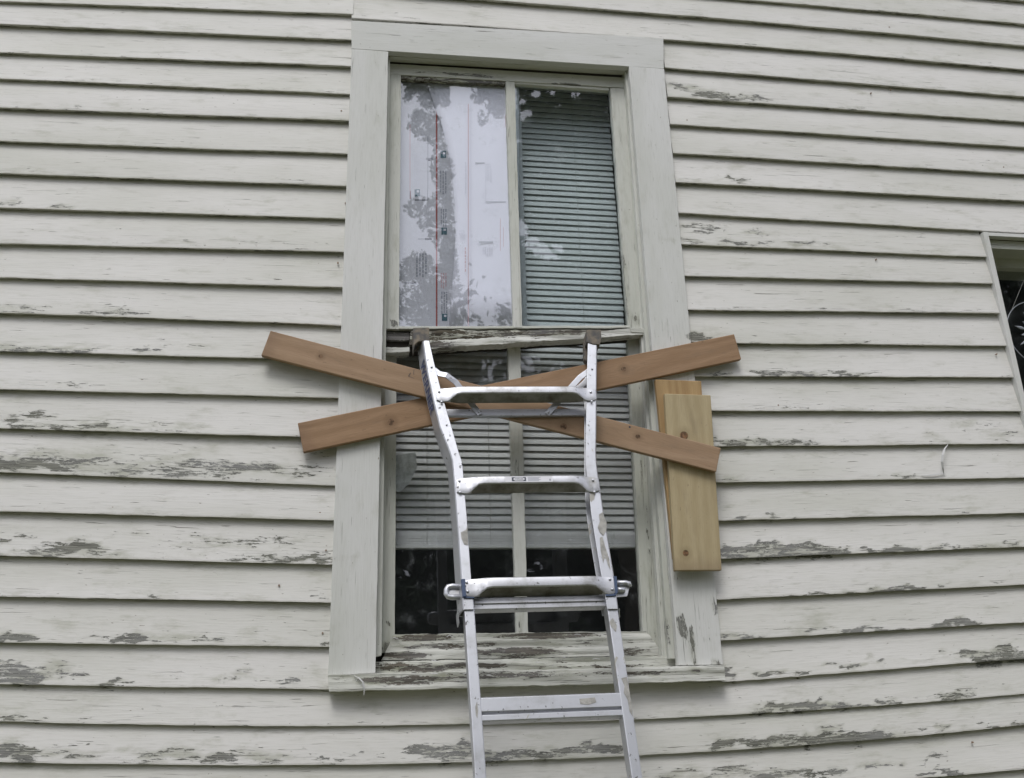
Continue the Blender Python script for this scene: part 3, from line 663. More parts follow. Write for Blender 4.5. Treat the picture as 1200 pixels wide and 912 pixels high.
# ---- blind --------------------------------------------------------------------
BY = .175
bt = at(600, 88, BY)[2]; bb = at(600, 640, BY)[2]
bl, br_ = float(at(452, 520, BY)[0]), float(at(725.5, 300, BY)[0])
blind = thing('window_blind', (float((bl + br_) / 2), BY, float(bb)), 'pale grey horizontal slat blind hanging half open behind the tall window', 'blind')
pitch = 0.0233
def slat_mesh():
    V = []; Fc = []; ang = math.radians(65); wd = .0287; ns = 5
    L = br_ - bl
    for e, x in enumerate((-L / 2, L / 2)):
        for i in range(ns):
            t = i / (ns - 1) - .5; crown = .0022 * (1 - (2 * t) ** 2)
            y = t * wd * math.cos(ang) - crown * math.sin(ang); z = t * wd * math.sin(ang) + crown * math.cos(ang)
            V.append((x, y, z))
    k = len(V)
    V += [(x, y + .0004, z - .0003) for x, y, z in V]
    for i in range(ns - 1):
        Fc.append((i, i + 1, ns + i + 1, ns + i)); Fc.append((k + i, k + ns + i, k + ns + i + 1, k + i + 1))
    me = bpy.data.meshes.new('slat'); me.from_pydata(V, [], Fc); me.polygons.foreach_set('use_smooth', [True] * len(Fc)); me.materials.append(M['slat'])
    return me
sm = slat_mesh(); z = .012; i = 0
while bb + z < bt - .02:
    o = bpy.data.objects.new('slat', sm); C.objects.link(o); o.parent = blind
    o.location = (random.uniform(-.002, .002), random.uniform(-.0006, .0006), z)
    o.rotation_euler = (random.uniform(-.016, .016) + .095 * min(1, max(0, (z - .45) / .5)), random.uniform(-.0012, .0012), 0)
    z += pitch if i > 3 else .008; i += 1
slatz = z
box('bottom_rail', (bl, BY - .012, bb - .009), (br_, BY + .012, bb + .004), 'slat', blind, bevel=.003)
box('head_rail', (bl, BY - .018, bb + slatz), (br_, BY + .018, bb + slatz + .025), 'slat', blind, bevel=.002)
for px in (500, 572, 679):
    X = float(at(px, 520 if px < 600 else 300, BY)[0])
    tube('cord', [(X, BY - .0105, bb), (X + .001, BY - .0105, bb + slatz)], .0006, 'cord', blind, 5)

# ---- white printed sheets behind the upper left pane -------------------------------
def sheet(name, poly, Y, mat, label, bulge=0.0, curl=None):
    """thin sheet with a photo outline, standing at Y; finely cut so it can belly"""
    P = [at(x, y, Y) for x, y in poly]; base = min(P, key=lambda p: p[2])
    t = thing(name, tuple(base), label, 'sheet')
    return t
lt = thing('printed_sheet', tuple(at(500, 386, .085)), 'white sheet with red line and small dark logos behind the upper left pane', 'sheet')
P = [at(x, y, .088) for x, y in [(458, 93), (545, 98), (548, 388), (455, 388)]]
P = P + [p + np.array([0, .0008, 0]) for p in P]
BOX6 = [(3, 2, 1, 0), (4, 5, 6, 7), (0, 1, 5, 4), (1, 2, 6, 5), (2, 3, 7, 6), (3, 0, 4, 7)]
obj('sheet_panel', P, BOX6, 'wrap_l', lt)
rt = thing('printed_sheet', tuple(at(565, 386, .078)), 'paler white sheet with a bowed left edge, right one behind the upper left pane', 'sheet')
edge = [(497, 84), (500, 96), (504, 108), (508, 121), (514, 138), (519, 152), (524, 172), (528, 192), (531, 215), (533, 240), (533.5, 265), (533, 290), (531.5, 315), (529, 345), (526, 388)]
V = []; Fc = []; ncol = 10
for j, (ex, ey) in enumerate(edge):
    for i in range(ncol + 1):
        t = i / ncol; Yb = .0815 - .009 * math.sin(math.pi * min(1, t * 1.2) * .5) - .0015 * math.sin(j * 1.1) * math.sin(math.pi * t)
        V.append(at(ex + (608 - ex) * t, ey + (3 * t if j < 3 else 0), Yb))
n_ = ncol + 1
for j in range(len(edge) - 1):
    for i in range(ncol): a = j * n_ + i; Fc.append((a, a + n_, a + n_ + 1, a + 1))
so_ = obj('sheet_panel', V, Fc, 'wrap_r', rt, smooth=True); sm_ = so_.modifiers.new('solid', 'SOLIDIFY'); sm_.thickness = .0006; sm_.offset = 1
Pq = [at(x, y, .118) for x, y in ((596, 92), (609.5, 93), (618, 388), (604, 388))]
obj('sheet_flap', Pq + [p + np.array([0, .0006, 0]) for p in Pq], BOX6, 'wrap_l', rt)
def mark(x0, y0, x1, y1, mat, parent, Y, name='printed_mark'):
    P = [at(x, y, Y) for x, y in ((x0, y0), (x1, y0), (x1, y1), (x0, y1))]; P += [p + np.array([0, .0002, 0]) for p in P]
    obj(name, P, BOX6, mat, parent)
def lines(x0, x1, y0, y1, nn, mat, parent, Y, seedn=0):
    """columns of tiny print set sideways, joined as one part"""
    V = []; Fc = []; r = random.Random(seedn)
    for c in range(nn):
        xa = x0 + (x1 - x0) * (c + .2) / nn; xb = xa + (x1 - x0) / nn * .5; y = y0
        while y < y1:
            l = r.uniform(1.2, 4.5); k = len(V)
            for q in ((xa, y), (xb, y), (xb, y + l), (xa, y + l)): V.append(at(*q, Y))
            Fc.append((k + 3, k + 2, k + 1, k)); y += l + r.uniform(.5, 1.4)
    obj('printed_text', V, Fc, mat, parent, kind='stuff')
LY, RY = .0872, .0715
mark(510.8, 118, 512.6, 384, 'ink_red', lt, LY, 'red_line')
mark(480.0, 146, 481.0, 232, 'ink_pink', lt, LY, 'red_line')
mark(480.0, 224, 481.6, 233, 'ink_red', lt, LY, 'red_line')
mark(501, 160, 501.8, 222, 'ink_grey', lt, LY, 'fold_line')
def logo(x, y, w, h, parent, Y):
    mark(x - w, y - h, x + w, y + h, 'ink_teal', parent, Y, 'logo')
    mark(x - w * .2, y - h * .7, x + w * .7, y - h * .1, 'ink_faint', parent, Y - .0003, 'logo')
for (x, y) in ((519.5, 181), (489, 226), (520.5, 271), (521, 372)): logo(x, y, 3.2, 4.2, lt, LY)
mark(486, 234, 501, 235, 'ink', lt, LY); mark(500.6, 222, 501.4, 235, 'ink_grey', lt, LY)
mark(499, 185, 507, 187.5, 'ink_grey', lt, LY); mark(501, 186, 504.5, 188.5, 'ink', lt, LY)
mark(490, 279.6, 506, 280.6, 'ink_grey', lt, LY); mark(498, 279.2, 506, 281.2, 'ink', lt, LY)
mark(474, 331, 487, 332, 'ink_grey', lt, LY); mark(481, 331, 488, 333, 'ink_grey', lt, LY)
lines(484, 492, 180, 220, 4, 'ink_faint', lt, LY, 1); lines(487, 501, 297, 322, 4, 'ink_grey', lt, LY, 2)
lines(516, 524, 245, 264, 3, 'ink_grey', lt, LY, 3); lines(516, 524, 320, 335, 3, 'ink_pink', lt, LY, 4); lines(516.5, 525, 342, 366, 3, 'ink_grey', lt, LY, 5)
lines(515, 524, 200, 225, 3, 'ink_grey', lt, LY, 6)
mark(548.2, 122, 549.4, 384, 'ink_pink', rt, RY, 'red_line'); mark(551.6, 122, 552.1, 384, 'ink_faint', rt, RY, 'red_line')
mark(592, 120, 592.7, 236, 'ink_pink', rt, RY + .001, 'red_line')
for x in (586, 589.5, 593.5): mark(x, 256 + (x - 586) * 3, x + .7, 325, 'ink_pink', rt, RY + .001, 'red_line')
mark(557, 190.6, 568, 191.8, 'ink_grey', rt, RY); mark(569, 236.2, 593, 237.2, 'ink_grey', rt, RY); mark(561, 283, 578, 284.6, 'ink_grey', rt, RY); mark(582, 333, 597, 334.2, 'ink_grey', rt, RY)
mark(569, 191.5, 569.5, 236, 'ink_faint', rt, RY); mark(576, 192, 576.5, 215, 'ink_faint', rt, RY)
lines(570, 576, 192, 212, 3, 'ink_faint', rt, RY, 7); lines(538, 545, 270, 276, 3, 'ink_faint', rt, RY, 8); lines(565, 578, 290, 297, 5, 'ink_faint', rt, RY, 9)
lines(544.5, 547, 190, 225, 1, 'ink_faint', rt, RY, 10); lines(544, 547, 290, 318, 1, 'ink_pink', rt, RY, 11); lines(546, 548, 350, 380, 1, 'ink_faint', rt, RY, 12)
# pale sheet standing in for a sky reflection low in the left lower pane
P = [at(x, y, .125) for x, y in ((462, 534), (487, 530), (489, 548), (480, 566), (468, 577), (461, 574))]
P2 = [p + np.array([0, .001, 0]) for p in P]
refl = thing('reflection_patch', tuple(P[4]), 'pale sheet imitating a bright sky reflection in the lower left pane beside the ladder', 'sky_reflection')
obj('reflection_sheet', P + P2, [(5, 4, 3, 2, 1, 0), (6, 7, 8, 9, 10, 11)] + [(i, (i + 1) % 6, 6 + (i + 1) % 6, 6 + i) for i in range(6)], 'sky_reflection', refl)

# ---------------------------------------------------------------- lumber nailed over the window
def plank(name, c4, Ys, thick, mat, label, cat='plank', group=None, nails=()):
    """c4 = photo corners tl tr br bl of the front face at depths Ys; uv runs along the longer side"""
    P = [at(*p, y) for p, y in zip(c4, Ys)]
    c = sum(P) / 4; t = thing(name, tuple(c), label, cat, group)
    wx = np.linalg.norm(P[1] - P[0]); hz = np.linalg.norm(P[3] - P[0])
    nrm = np.cross(P[1] - P[0], P[3] - P[0]); nrm /= np.linalg.norm(nrm)
    if nrm[1] < 0: nrm = -nrm
    B = [p + nrm * thick for p in P]
    horiz = wx > hz
    n = 24; V = []; UV = []
    for i in range(n + 1):
        s = i / n
        if horiz: a, d = P[3] + (P[2] - P[3]) * s, P[0] + (P[1] - P[0]) * s
        else: a, d = P[2] + (P[1] - P[2]) * s, P[3] + (P[0] - P[3]) * s
        if not horiz: a, d = d, a
        cr = nrm * (-.0006 * nz(s * 3, wx))
        L = max(wx, hz); w = min(wx, hz)
        V += [a + cr, d + cr, d + nrm * thick + cr, a + nrm * thick + cr]
        UV += [(s * L, 0), (s * L, w), (s * L, w + thick), (s * L, -thick)]
    Fc = []
    for i in range(n):
        for q in range(4): Fc.append((i * 4 + q, i * 4 + (q + 1) % 4, (i + 1) * 4 + (q + 1) % 4, (i + 1) * 4 + q))
    Fc += [(3, 2, 1, 0), tuple(n * 4 + q for q in range(4))]
    if not horiz: Fc = [tuple(reversed(f)) for f in Fc]
    # make the grain continuous over the ends as well
    o = obj('plank_body', V, Fc, mat, t, uvs=UV, bevel=.0025, seg=2)
    for (x, y) in nails:
        s = .5; Yn = float(np.interp(x, [c4[0][0], c4[1][0]], [Ys[0], Ys[1]]))
        q = at(x, y, Yn - .0006); V = [q + np.array([.003 * math.cos(a), 0, .003 * math.sin(a)]) for a in np.linspace(0, 2 * math.pi, 10, endpoint=False)]
        V2 = [v + np.array([0, .003, 0]) for v in V]
        obj('nail_head', V + V2, [tuple(range(10)), tuple(range(19, 9, -1))] + [(i, 10 + i, 10 + (i + 1) % 10, (i + 1) % 10) for i in range(10)], 'ink', t)
    return t
plank('plank', [(348.8, 495.8), (860.5, 391.4), (869, 421), (355.5, 530)], (-.026, -.026, -.026, -.026), .019, 'plank_b', 'tan plank rising from lower left to upper right, behind the other plank of the cross')
plank('plank', [(317, 387.5), (845, 525), (839.5, 553), (306, 416.5)], (-.030, -.0665, -.0665, -.030), .019, 'plank_a', 'tan plank falling from upper left to lower right, over the other crossed plank', nails=((738, 500.5),))
plank('board', [(768, 444.5), (822, 446.5), (835, 655), (789.5, 655)], (-.0255,) * 4, .019, 'board_back', 'brown board mostly hidden behind the short yellow board right of the window', 'board')
plank('board', [(779, 461.2), (833, 463), (846, 668.5), (791, 668.8)], (-.0455,) * 4, .0195, 'board_front', 'short yellow pine board with two knots, hanging upright at the right of the window', 'board')
# pencil mark on the upper plank
def pencil():
    V = []; Fc = []
    for seg in (((478, 434), (481, 437)), ((481, 437), (478.5, 441)), ((478.5, 441), (485, 443.5)), ((485, 433), (484.5, 439))):
        k = len(V); (x0, y0), (x1, y1) = seg
        for q in ((x0, y0 - .25), (x1, y1 - .25), (x1 + .4, y1 + .25), (x0 + .4, y0 + .25)): V.append(at(*q, float(np.interp(q[0], [317, 845], [-.030, -.0665])) - .0012))
        Fc.append((k, k + 3, k + 2, k + 1))
    return V, Fc
pl = [o for o in C.objects if o.name.startswith('plank') and o.type == 'EMPTY'][1]
V, Fc = pencil(); obj('pencil_mark', V, Fc, 'ink', pl)

# ---------------------------------------------------------------- the ladder
foot_s = None
ladder = thing('ladder', (float(LP0[0]) + .1, float(LP0[1]) - .62, 0.0), 'aluminium multi position ladder with flared top, leaning on the window', 'ladder')
def sect(stations, mat, name, bevel=.002, close=True, parent=ladder):
    """loft: stations = list of lists of world points (same count)"""
    k = len(stations[0]); V = [p for s in stations for p in s]; Fc = []
    for i in range(len(stations) - 1):
        for j in range(k): Fc.append((i * k + j, i * k + (j + 1) % k, (i + 1) * k + (j + 1) % k, (i + 1) * k + j))
    if close: Fc += [list(range(k))[::-1], [(len(stations) - 1) * k + j for j in range(k)]]
    o = obj(name, V, Fc, mat, parent, bevel=bevel, seg=3)
    return o
DP = .055; t_ = .0028
def interp_st(tab, ys):
    a = np.array(tab, float); return [[y] + [float(np.interp(y, a[:, 0], a[:, c])) for c in range(1, a.shape[1])] for y in ys]
# left outer rail: y, left outline, ridge, right edge (pixels)
Lt = [(399, 489.5, 495.5, 502.8), (420, 491.5, 498.3, 507.5), (440, 495.5, 501.5, 512.4), (470, 502, 508, 520), (500, 509, 515.3, 529), (530, 519, 527, 537.5), (540, 523.3, 530, 541), (550, 524.8, 531, 542.4), (570, 526.5, 532.7, 543.8), (600, 528.3, 535, 546.5), (640, 531, 538, 549.3), (670, 532.8, 540, 551.5), (700, 535, 541.8, 554), (714.5, 536, 542.8, 555.2)]
def crail(tab, side, name):
    st = []
    for (y, o, a, b) in tab:
        f0, f1 = lad(a, y), lad(b, y)
        if side < 0:                                    # web on the left, open to the right
            bk = lad(o, y, DP * .8)
            X0, X1, XB = f0[0], f1[0], min(bk[0], f0[0] - .002); s = f0[1]
            pts = [(X1, 0), (X0 + .003, 0), (X0 - .0005, .004), (XB, DP * .8), (XB + .003, DP), (XB + .03, DP), (XB + .03, DP - t_), (XB + .004, DP - t_), (X0 + t_, t_ + .002), (X1, t_)]
        else:                                           # web on the right, open to the left; back flange peeks out on the left
            bk = lad(o, y, DP)
            X0, X1, XB = f0[0], f1[0], bk[0]; s = f0[1]
            pts = [(X0, 0), (X1 - .003, 0), (X1 + .0005, .004), (X1 + .004, DP * .8), (X1 + .002, DP), (XB, DP), (XB, DP - t_), (X1, DP - t_), (X1 - t_, t_ + .002), (X0, t_)]
        st.append([lw((x, s), d) for x, d in pts])
    o = sect(st, 'alu', name, bevel=.0009); return o
rail_l = crail(Lt, -1, 'rail')
Rt = [(402, 684, 689, 699.8), (440, 683.8, 688, 699.4), (480, 683.3, 687.3, 699.2), (500, 683.4, 687, 699), (530, 683.3, 686.6, 698.6), (545, 683.5, 686.6, 699.6), (560, 684, 688.6, 701.6), (580, 685, 691, 704.6), (600, 686.6, 692.6, 707.4), (640, 693, 699, 714), (670, 698, 704, 719), (700, 702.5, 709.4, 723), (714, 704.6, 711.8, 724.8)]
rail_r = crail(Rt, 1, 'rail')
# inner section box rails down to the ground
def brail(tab, name):
    a = np.array(tab, float); f = [(lad(r[1], r[0], .005), lad(r[2], r[0], .005)) for r in tab]
    (p0, q0), (p1, q1) = f[0], f[-1]
    zs = [p0[1], p1[1]]
    send = (GZ_top := (LP0[2] - .012)) / math.cos(TH)
    st = []
    for s in (p0[1] - .05, p0[1], p1[1], send):
        t = (s - p0[1]) / (p1[1] - p0[1])
        xa = p0[0] + (p1[0] - p0[0]) * t; xb = q0[0] + (q1[0] - q0[0]) * t
        st.append([lw((x, s), d) for x, d in ((xa, .005), (xb, .005), (xb, .05), (xa, .05))])
    sect(st, 'alu', name, bevel=.0025)
    return st[-1], (lambda s: (p0[0] + (p1[0] - p0[0]) * (s - p0[1]) / (p1[1] - p0[1]), q0[0] + (q1[0] - q0[0]) * (s - p0[1]) / (p1[1] - p0[1])))
e1, xl_in = brail([(716, 544.2, 556.2), (912, 557, 570.2)], 'rail')
e2, xr_in = brail([(716, 712, 724.3), (912, 740.6, 753)], 'rail')
for e in (e1, e2):
    P = [p + LD * .012 for p in e]; c = sum(P) / 4
    top = [c + (p - c) * 1.25 - LD * .05 for p in P]; botm = [c + (p - c) * 1.35 for p in P]
    obj('foot', top + botm, [(0, 1, 2, 3), (7, 6, 5, 4)] + [(i, 4 + i, 4 + (i + 1) % 4, (i + 1) % 4) for i in range(4)], 'rubber', ladder, bevel=.003)

def rivet(x, y, off=-.006, parent=ladder, r=.0042):
    xs = lad(x, y, off); c = lw(xs, off); V = []; Fc = []; n = 10
    for rr, h in ((r, -.001), (r * .85, .0016), (r * .4, .0026)):
        V += [c + LX * rr * math.cos(2 * math.pi * i / n) + LD * rr * math.sin(2 * math.pi * i / n) + LN * h for i in range(n)]
    for k in range(2):
        for i in range(n): Fc.append((k * n + i, k * n + (i + 1) % n, (k + 1) * n + (i + 1) % n, (k + 1) * n + i))
    Fc.append([2 * n + i for i in range(n)]); Fc.append(list(range(n))[::-1])
    obj('rivet', V, Fc, 'alu_bar', parent, smooth=True)
def rung(xl, yl, xr, yr, ph, rivs, mid=(.0225, .037), label=None):
    """pressed rung: flat riveted plates at both ends, a deep box between them"""
    a, b = np.array(lad(xl, yl)), np.array(lad(xr, yr)); L = np.linalg.norm(b - a)
    st = []
    tt = [0, .012, .026, .034, .042, .052, .062, .078]
    pos = [t for t in tt] + [L * .35, L * .5, L * .65] + [L - t for t in tt[::-1]]
    for q in pos:
        e = min(q, L - q); k = min(1, max(0, (e - .026) / .045)); k = k * k * (3 - 2 * k)
        c = a + (b - a) * q / L
        rnd = .006 if e < .001 else (.0015 if e < .013 else 0)
        pf = [(-.0045, rnd), (-.0048, ph * .35), (-.0048, ph * .62), (-.0045, ph - rnd), (-.0012, ph - rnd), (-.0012, ph * .6), (-.0012, ph * .3), (-.0012, rnd)]
        pm = [(-.013, .000), (-.0165, .003), (-.0165, mid[0]), (-.014, mid[0] + .003), (.022, mid[1]), (.026, mid[1] - .003), (.026, .006), (.020, 0)]
        dent = .0035 * math.sin(math.pi * k) 
        st.append([lw((c[0], c[1] + (f[1] * (1 - k) + g[1] * k) + (dent if i in (1, 2) else 0)), f[0] * (1 - k) + g[0] * k) for i, (f, g) in enumerate(zip(pf, pm))])
    k = 8; V = [p for s in st for p in s]; Fc = []
    for i in range(len(st) - 1):
        for j in range(k): Fc.append((i * k + j, (i + 1) * k + j, (i + 1) * k + (j + 1) % k, i * k + (j + 1) % k))
    Fc += [list(range(k)), [(len(st) - 1) * k + j for j in range(k)][::-1]]
    o = obj('rung', V, Fc, 'alu_rung', ladder, smooth=True, bevel=.0012, label=label)
    o.data.materials.append(M['grime_shade'])
    for i in range(4, len(st) - 5): o.data.polygons[i * 8 + 3].material_index = 1  # sloping undersides coloured darker, painted shade together with dirt
    for (x, y) in rivs: rivet(x, y)
    return o
rung(511, 456, 697.3, 455.5, .047, [(514.5, 459), (517.5, 471), (692.5, 459.5), (693.5, 470.5)])
rung(534.5, 561, 700.8, 559.5, .050, [(538.3, 563.5), (539.3, 577), (695, 562.8), (696.6, 576.5)], label='rung with a printed sticker')
rung(543, 679.5, 721.3, 676.5, .050, [(547, 682.5), (548, 693), (715, 678.8), (717.6, 690.5)], mid=(.026, .042))
# flat bar behind, braces
def bar(name, pts, off, w, th=.003, mat='alu_bar', parent=ladder):
    P = [np.array(lad(x, y, o)) for (x, y), o in zip(pts, off)]; st = []
    for i, p in enumerate(P):
        d = P[min(i + 1, len(P) - 1)] - P[max(i - 1, 0)]; d /= np.linalg.norm(d); nn_ = np.array([-d[1], d[0]]) * w / 2
        st.append([lw(p + nn_, off[i]), lw(p - nn_, off[i]), lw(p - nn_, off[i] + th), lw(p + nn_, off[i] + th)])
    return sect(st, mat, name, bevel=.0012)
bar('cross_bar', [(519, 483.5), (686, 483)], (DP - .006, DP - .006), .0235, .012)
bar('brace', [(505, 430.5), (515, 438), (523, 439.5), (534, 447.5), (561, 484)], (.012, .012, .010, .018, .044), .019)
bar('brace', [(563, 485.5), (560, 482)], (.0405, .041), .019)
bar('brace', [(694, 432), (687, 437), (680, 442), (641, 485.5)], (.012, .012, .014, .044), .0185)
bar('brace', [(690, 443), (684, 450), (674, 458)], (.045, .045, .045), .018)
for (x, y) in ((561, 482.5), (643, 483)):
    rivet(x, y, .038, r=.0032)
rivet(505.8, 430.3, -.001, r=.0035); rivet(694, 432.5, -.001, r=.0035); rivet(523.5, 498, -.001, r=.003)
# dried caulk and paint smeared on the metal
def smear(pts, off):
    st = [[lw(lad(x, y, off), off) for x, y in pts], [lw(lad(x, y, off), off + .0008) for x, y in pts]]
    sect(st, 'smear', 'paint_smear', bevel=0)
M['smear'] = plain('dried_caulk', (0.36, 0.35, 0.32), 0.8, 0, 0.6, 60, 0.7)
smear([(702, 603), (706.5, 600), (708, 606), (711, 613), (710.5, 622), (707, 628), (703, 624), (700.5, 618), (703, 611)], -.0012)
smear([(703, 630), (706, 629), (709, 640), (714, 655), (715.5, 668), (712.5, 662), (709, 650), (707, 660), (704, 645)], -.0012)
smear([(540, 624), (546, 621), (547.6, 616), (548.3, 630), (548.6, 639), (544, 638), (541, 631)], -.0012)
smear([(714, 729), (718, 724), (720, 728), (723, 733), (722, 741), (718.5, 737), (716, 734)], .0042)
smear([(728, 795), (734.5, 793), (737, 806), (738.6, 815), (740.5, 828), (741.5, 840), (738, 834), (735.5, 820), (731, 812), (732, 804)], .0042)
smear([(557, 828), (559, 822), (560.5, 833), (559.5, 842), (557.6, 838)], .0042)
smear([(679, 819), (697, 817.4), (699, 823), (690, 825.8), (680, 825)], .0052)
# collar: blue plastic bracket ends under the third rung, locks and inner rung
def slab(name, px4, off, th, mat, bevel=.001, parent=ladder, label=None):
    st = [[lw(lad(x, y, off), off) for x, y in px4], [lw(lad(x, y, off), off + th) for x, y in px4]]
    return sect(st, mat, name, bevel=bevel, parent=parent)
slab('bracket', [(540.4, 678.6), (545, 678.4), (546.5, 699), (542.2, 699.4)], -.0075, .012, 'blue')
slab('bracket', [(719, 675), (722.8, 675.6), (724.2, 694), (721.4, 698)], -.0075, .012, 'blue')
slab('bracket', [(543, 698.6), (556, 698.4), (556, 701), (543.5, 701)], -.004, .010, 'blue')
slab('bracket', [(710, 696), (722, 695.6), (722, 698.4), (710, 698.8)], -.004, .010, 'blue')
def lock(pts, off, name='lock_pin'):
    P = [lw(lad(x, y, off), off) for x, y in pts]
    tube(name, P, .0075, 'alu_bar', ladder, 10)
lock([(543, 688), (530, 687), (525, 688), (523.3, 691), (523, 696), (525, 699.2), (530, 700.2), (541, 699.5)], .022)
slab('lock_plate', [(523.5, 688), (541, 689), (541, 699), (524, 699.5)], .024, .003, 'alu_rung')
lock([(722, 683.5), (733, 683.2), (737, 684), (737.6, 687)], .022)
slab('lock_plate', [(722, 684), (739.4, 683), (735, 698.8), (722, 700)], .026, .003, 'alu_rung', bevel=.0008)
lock([(722, 691.6), (732, 691.2)], .020)
slab('rung', [(554, 700.5), (709, 697), (710, 711), (555, 715)], .020, .03, 'alu_rung', .003)
slab('rung', [(554, 704.5), (709, 701), (709.4, 704.2), (554.4, 707.8)], .016, .01, 'alu_rung', .001)
# bare end of the left outer rail below the collar
def hang(x0, x1, y0, y1, n=6):
    st = []
    for i in range(n + 1):
        t = i / n; y = y0 + (y1 - y0) * t; c = lad(x0 + (1.4 * t * t), y, .006)
        X = lad(x1, y, .006)[0] - .0035 * (1 - t)
        st.append([lw((c[0], c[1]), .004 + .01 * t), lw((c[0] + .0025, c[1]), .004 + .01 * t), lw((c[0] + .0025, c[1]), .05), lw((c[0], c[1]), .05)])
    sect(st, 'alu', 'rail_lip', bevel=.0006)
hang(536.3, 543, 714.2, 729)
hang(725.2, 726, 713.6, 722)
def box_rung(yl, yr, s=None):
    """rung of the inner section between its rails: an upper face, a groove and a lower lip"""
    if s is None:
        a, b = np.array(lad(563, yl, .01)), np.array(lad(729, yr, .01))
    else:
        a, b = np.array([xl_in(s[0])[1] - .003, s[0]]), np.array([xr_in(s[1])[0] + .003, s[1]])
    pr = [(.010, 0), (.006, .003), (.006, .036), (.016, .040), (.016, .0435), (.007, .0445), (.007, .058), (.012, .060), (.042, .060), (.042, 0)]
    st = [[lw((c[0], c[1] + q), d) for d, q in pr] for c in (a, b)]
    sect(st, 'alu', 'rung', bevel=.001)
    return (a[1], b[1])
s4 = box_rung(817.5, 811.5)
for k in range(1, 6):
    q = (s4[0] + .305 * k, s4[1] + .305 * k)
    if q[1] < (LP0[2]) / math.cos(TH) - .12: box_rung(0, 0, q)
# rubber tips
def tip(px4, off, th, label):
    slab('rubber_cap', px4, off, th, 'rubber', .003).__setitem__('label', label)
slab('rubber_cap', [(484, 384), (503, 383.5), (503.5, 399), (490, 400.5), (486.5, 404), (484.5, 410)], .006, .045, 'rubber', .003)
slab('rubber_cap', [(687.5, 386.2), (704.5, 386.2), (705, 397), (703, 404), (695, 403.4), (687.6, 401)], -.003, .05, 'rubber', .003)
slab('rubber_cap', [(684.2, 400), (688.5, 400), (688, 424), (684.6, 421)], .03, .02, 'rubber', .001)

def text_mesh(cu):
    tmp = bpy.data.objects.new('logo_text', cu); C.objects.link(tmp); bpy.context.view_layer.update()
    me = bpy.data.meshes.new_from_object(tmp.evaluated_get(bpy.context.evaluated_depsgraph_get())); bpy.data.objects.remove(tmp)
    me.materials.clear(); return bpy.data.objects.new('logo_text', me)
# sticker and printed words ---------------------------------------------------
def rung_print():
    a, b = np.array(lad(534.5, 561)), np.array(lad(700.8, 559.5))
    def q(x, v, h): # x px along, v metres below the rung's top edge
        t = (x - 534.5) / (700.8 - 534.5); c = a + (b - a) * t; return lw((c[0], c[1] + v), -.0168 - h)
    def quad(x0, x1, v0, v1, mat, h, name, pts=None):
        P = pts or [(x0, v0), (x1, v0), (x1, v1), (x0, v1)]
        V = [q(x, v, h) for x, v in P]; n = len(V); V += [p - LN * .0002 for p in V]
        obj(name, V, [tuple(range(n))[::-1], tuple(range(n, 2 * n))] + [(i, (i + 1) % n, n + (i + 1) % n, n + i) for i in range(n)], mat, ladder)
    quad(590, 645, .0035, .0215, 'sticker', .0002, 'sticker')
    quad(597.5, 614, .006, .0185, 'ink', .0005, 'logo')
    quad(0, 0, 0, 0, 'sticker', .0008, 'logo', [(601, .0075), (610.5, .0075), (613, .0122), (610.5, .0170), (601, .0170), (599, .0122)])
    for i in range(4):
        quad(616, 631 - i % 2 * 2, .0060 + i * .0036, .0076 + i * .0036, 'ink_grey', .0005, 'printed_line')
    quad(641, 643, .012, .018, 'ink_grey', .0005, 'printed_line')
    def word(txt, size, cx_, v, mat, h):
        cu = bpy.data.curves.new('word', 'FONT'); cu.body = txt; cu.size = size; cu.align_x = 'CENTER'; cu.align_y = 'CENTER'; cu.extrude = .0001
        o = text_mesh(cu); C.objects.link(o)
        p = q(cx_, v, h); o.parent = ladder
        mm = Matrix(((LX[0], -LD[0], LN[0], p[0]), (LX[1], -LD[1], LN[1], p[1]), (LX[2], -LD[2], LN[2], p[2]), (0, 0, 0, 1)))
        o.matrix_world = mm; o.matrix_local = Matrix.Translation(-Vector(BASE[ladder])) @ mm
        o.data.materials.append(M[mat])
    word('WERNER', .0062, 605.8, .0124, 'ink', .0011)
rung_print()
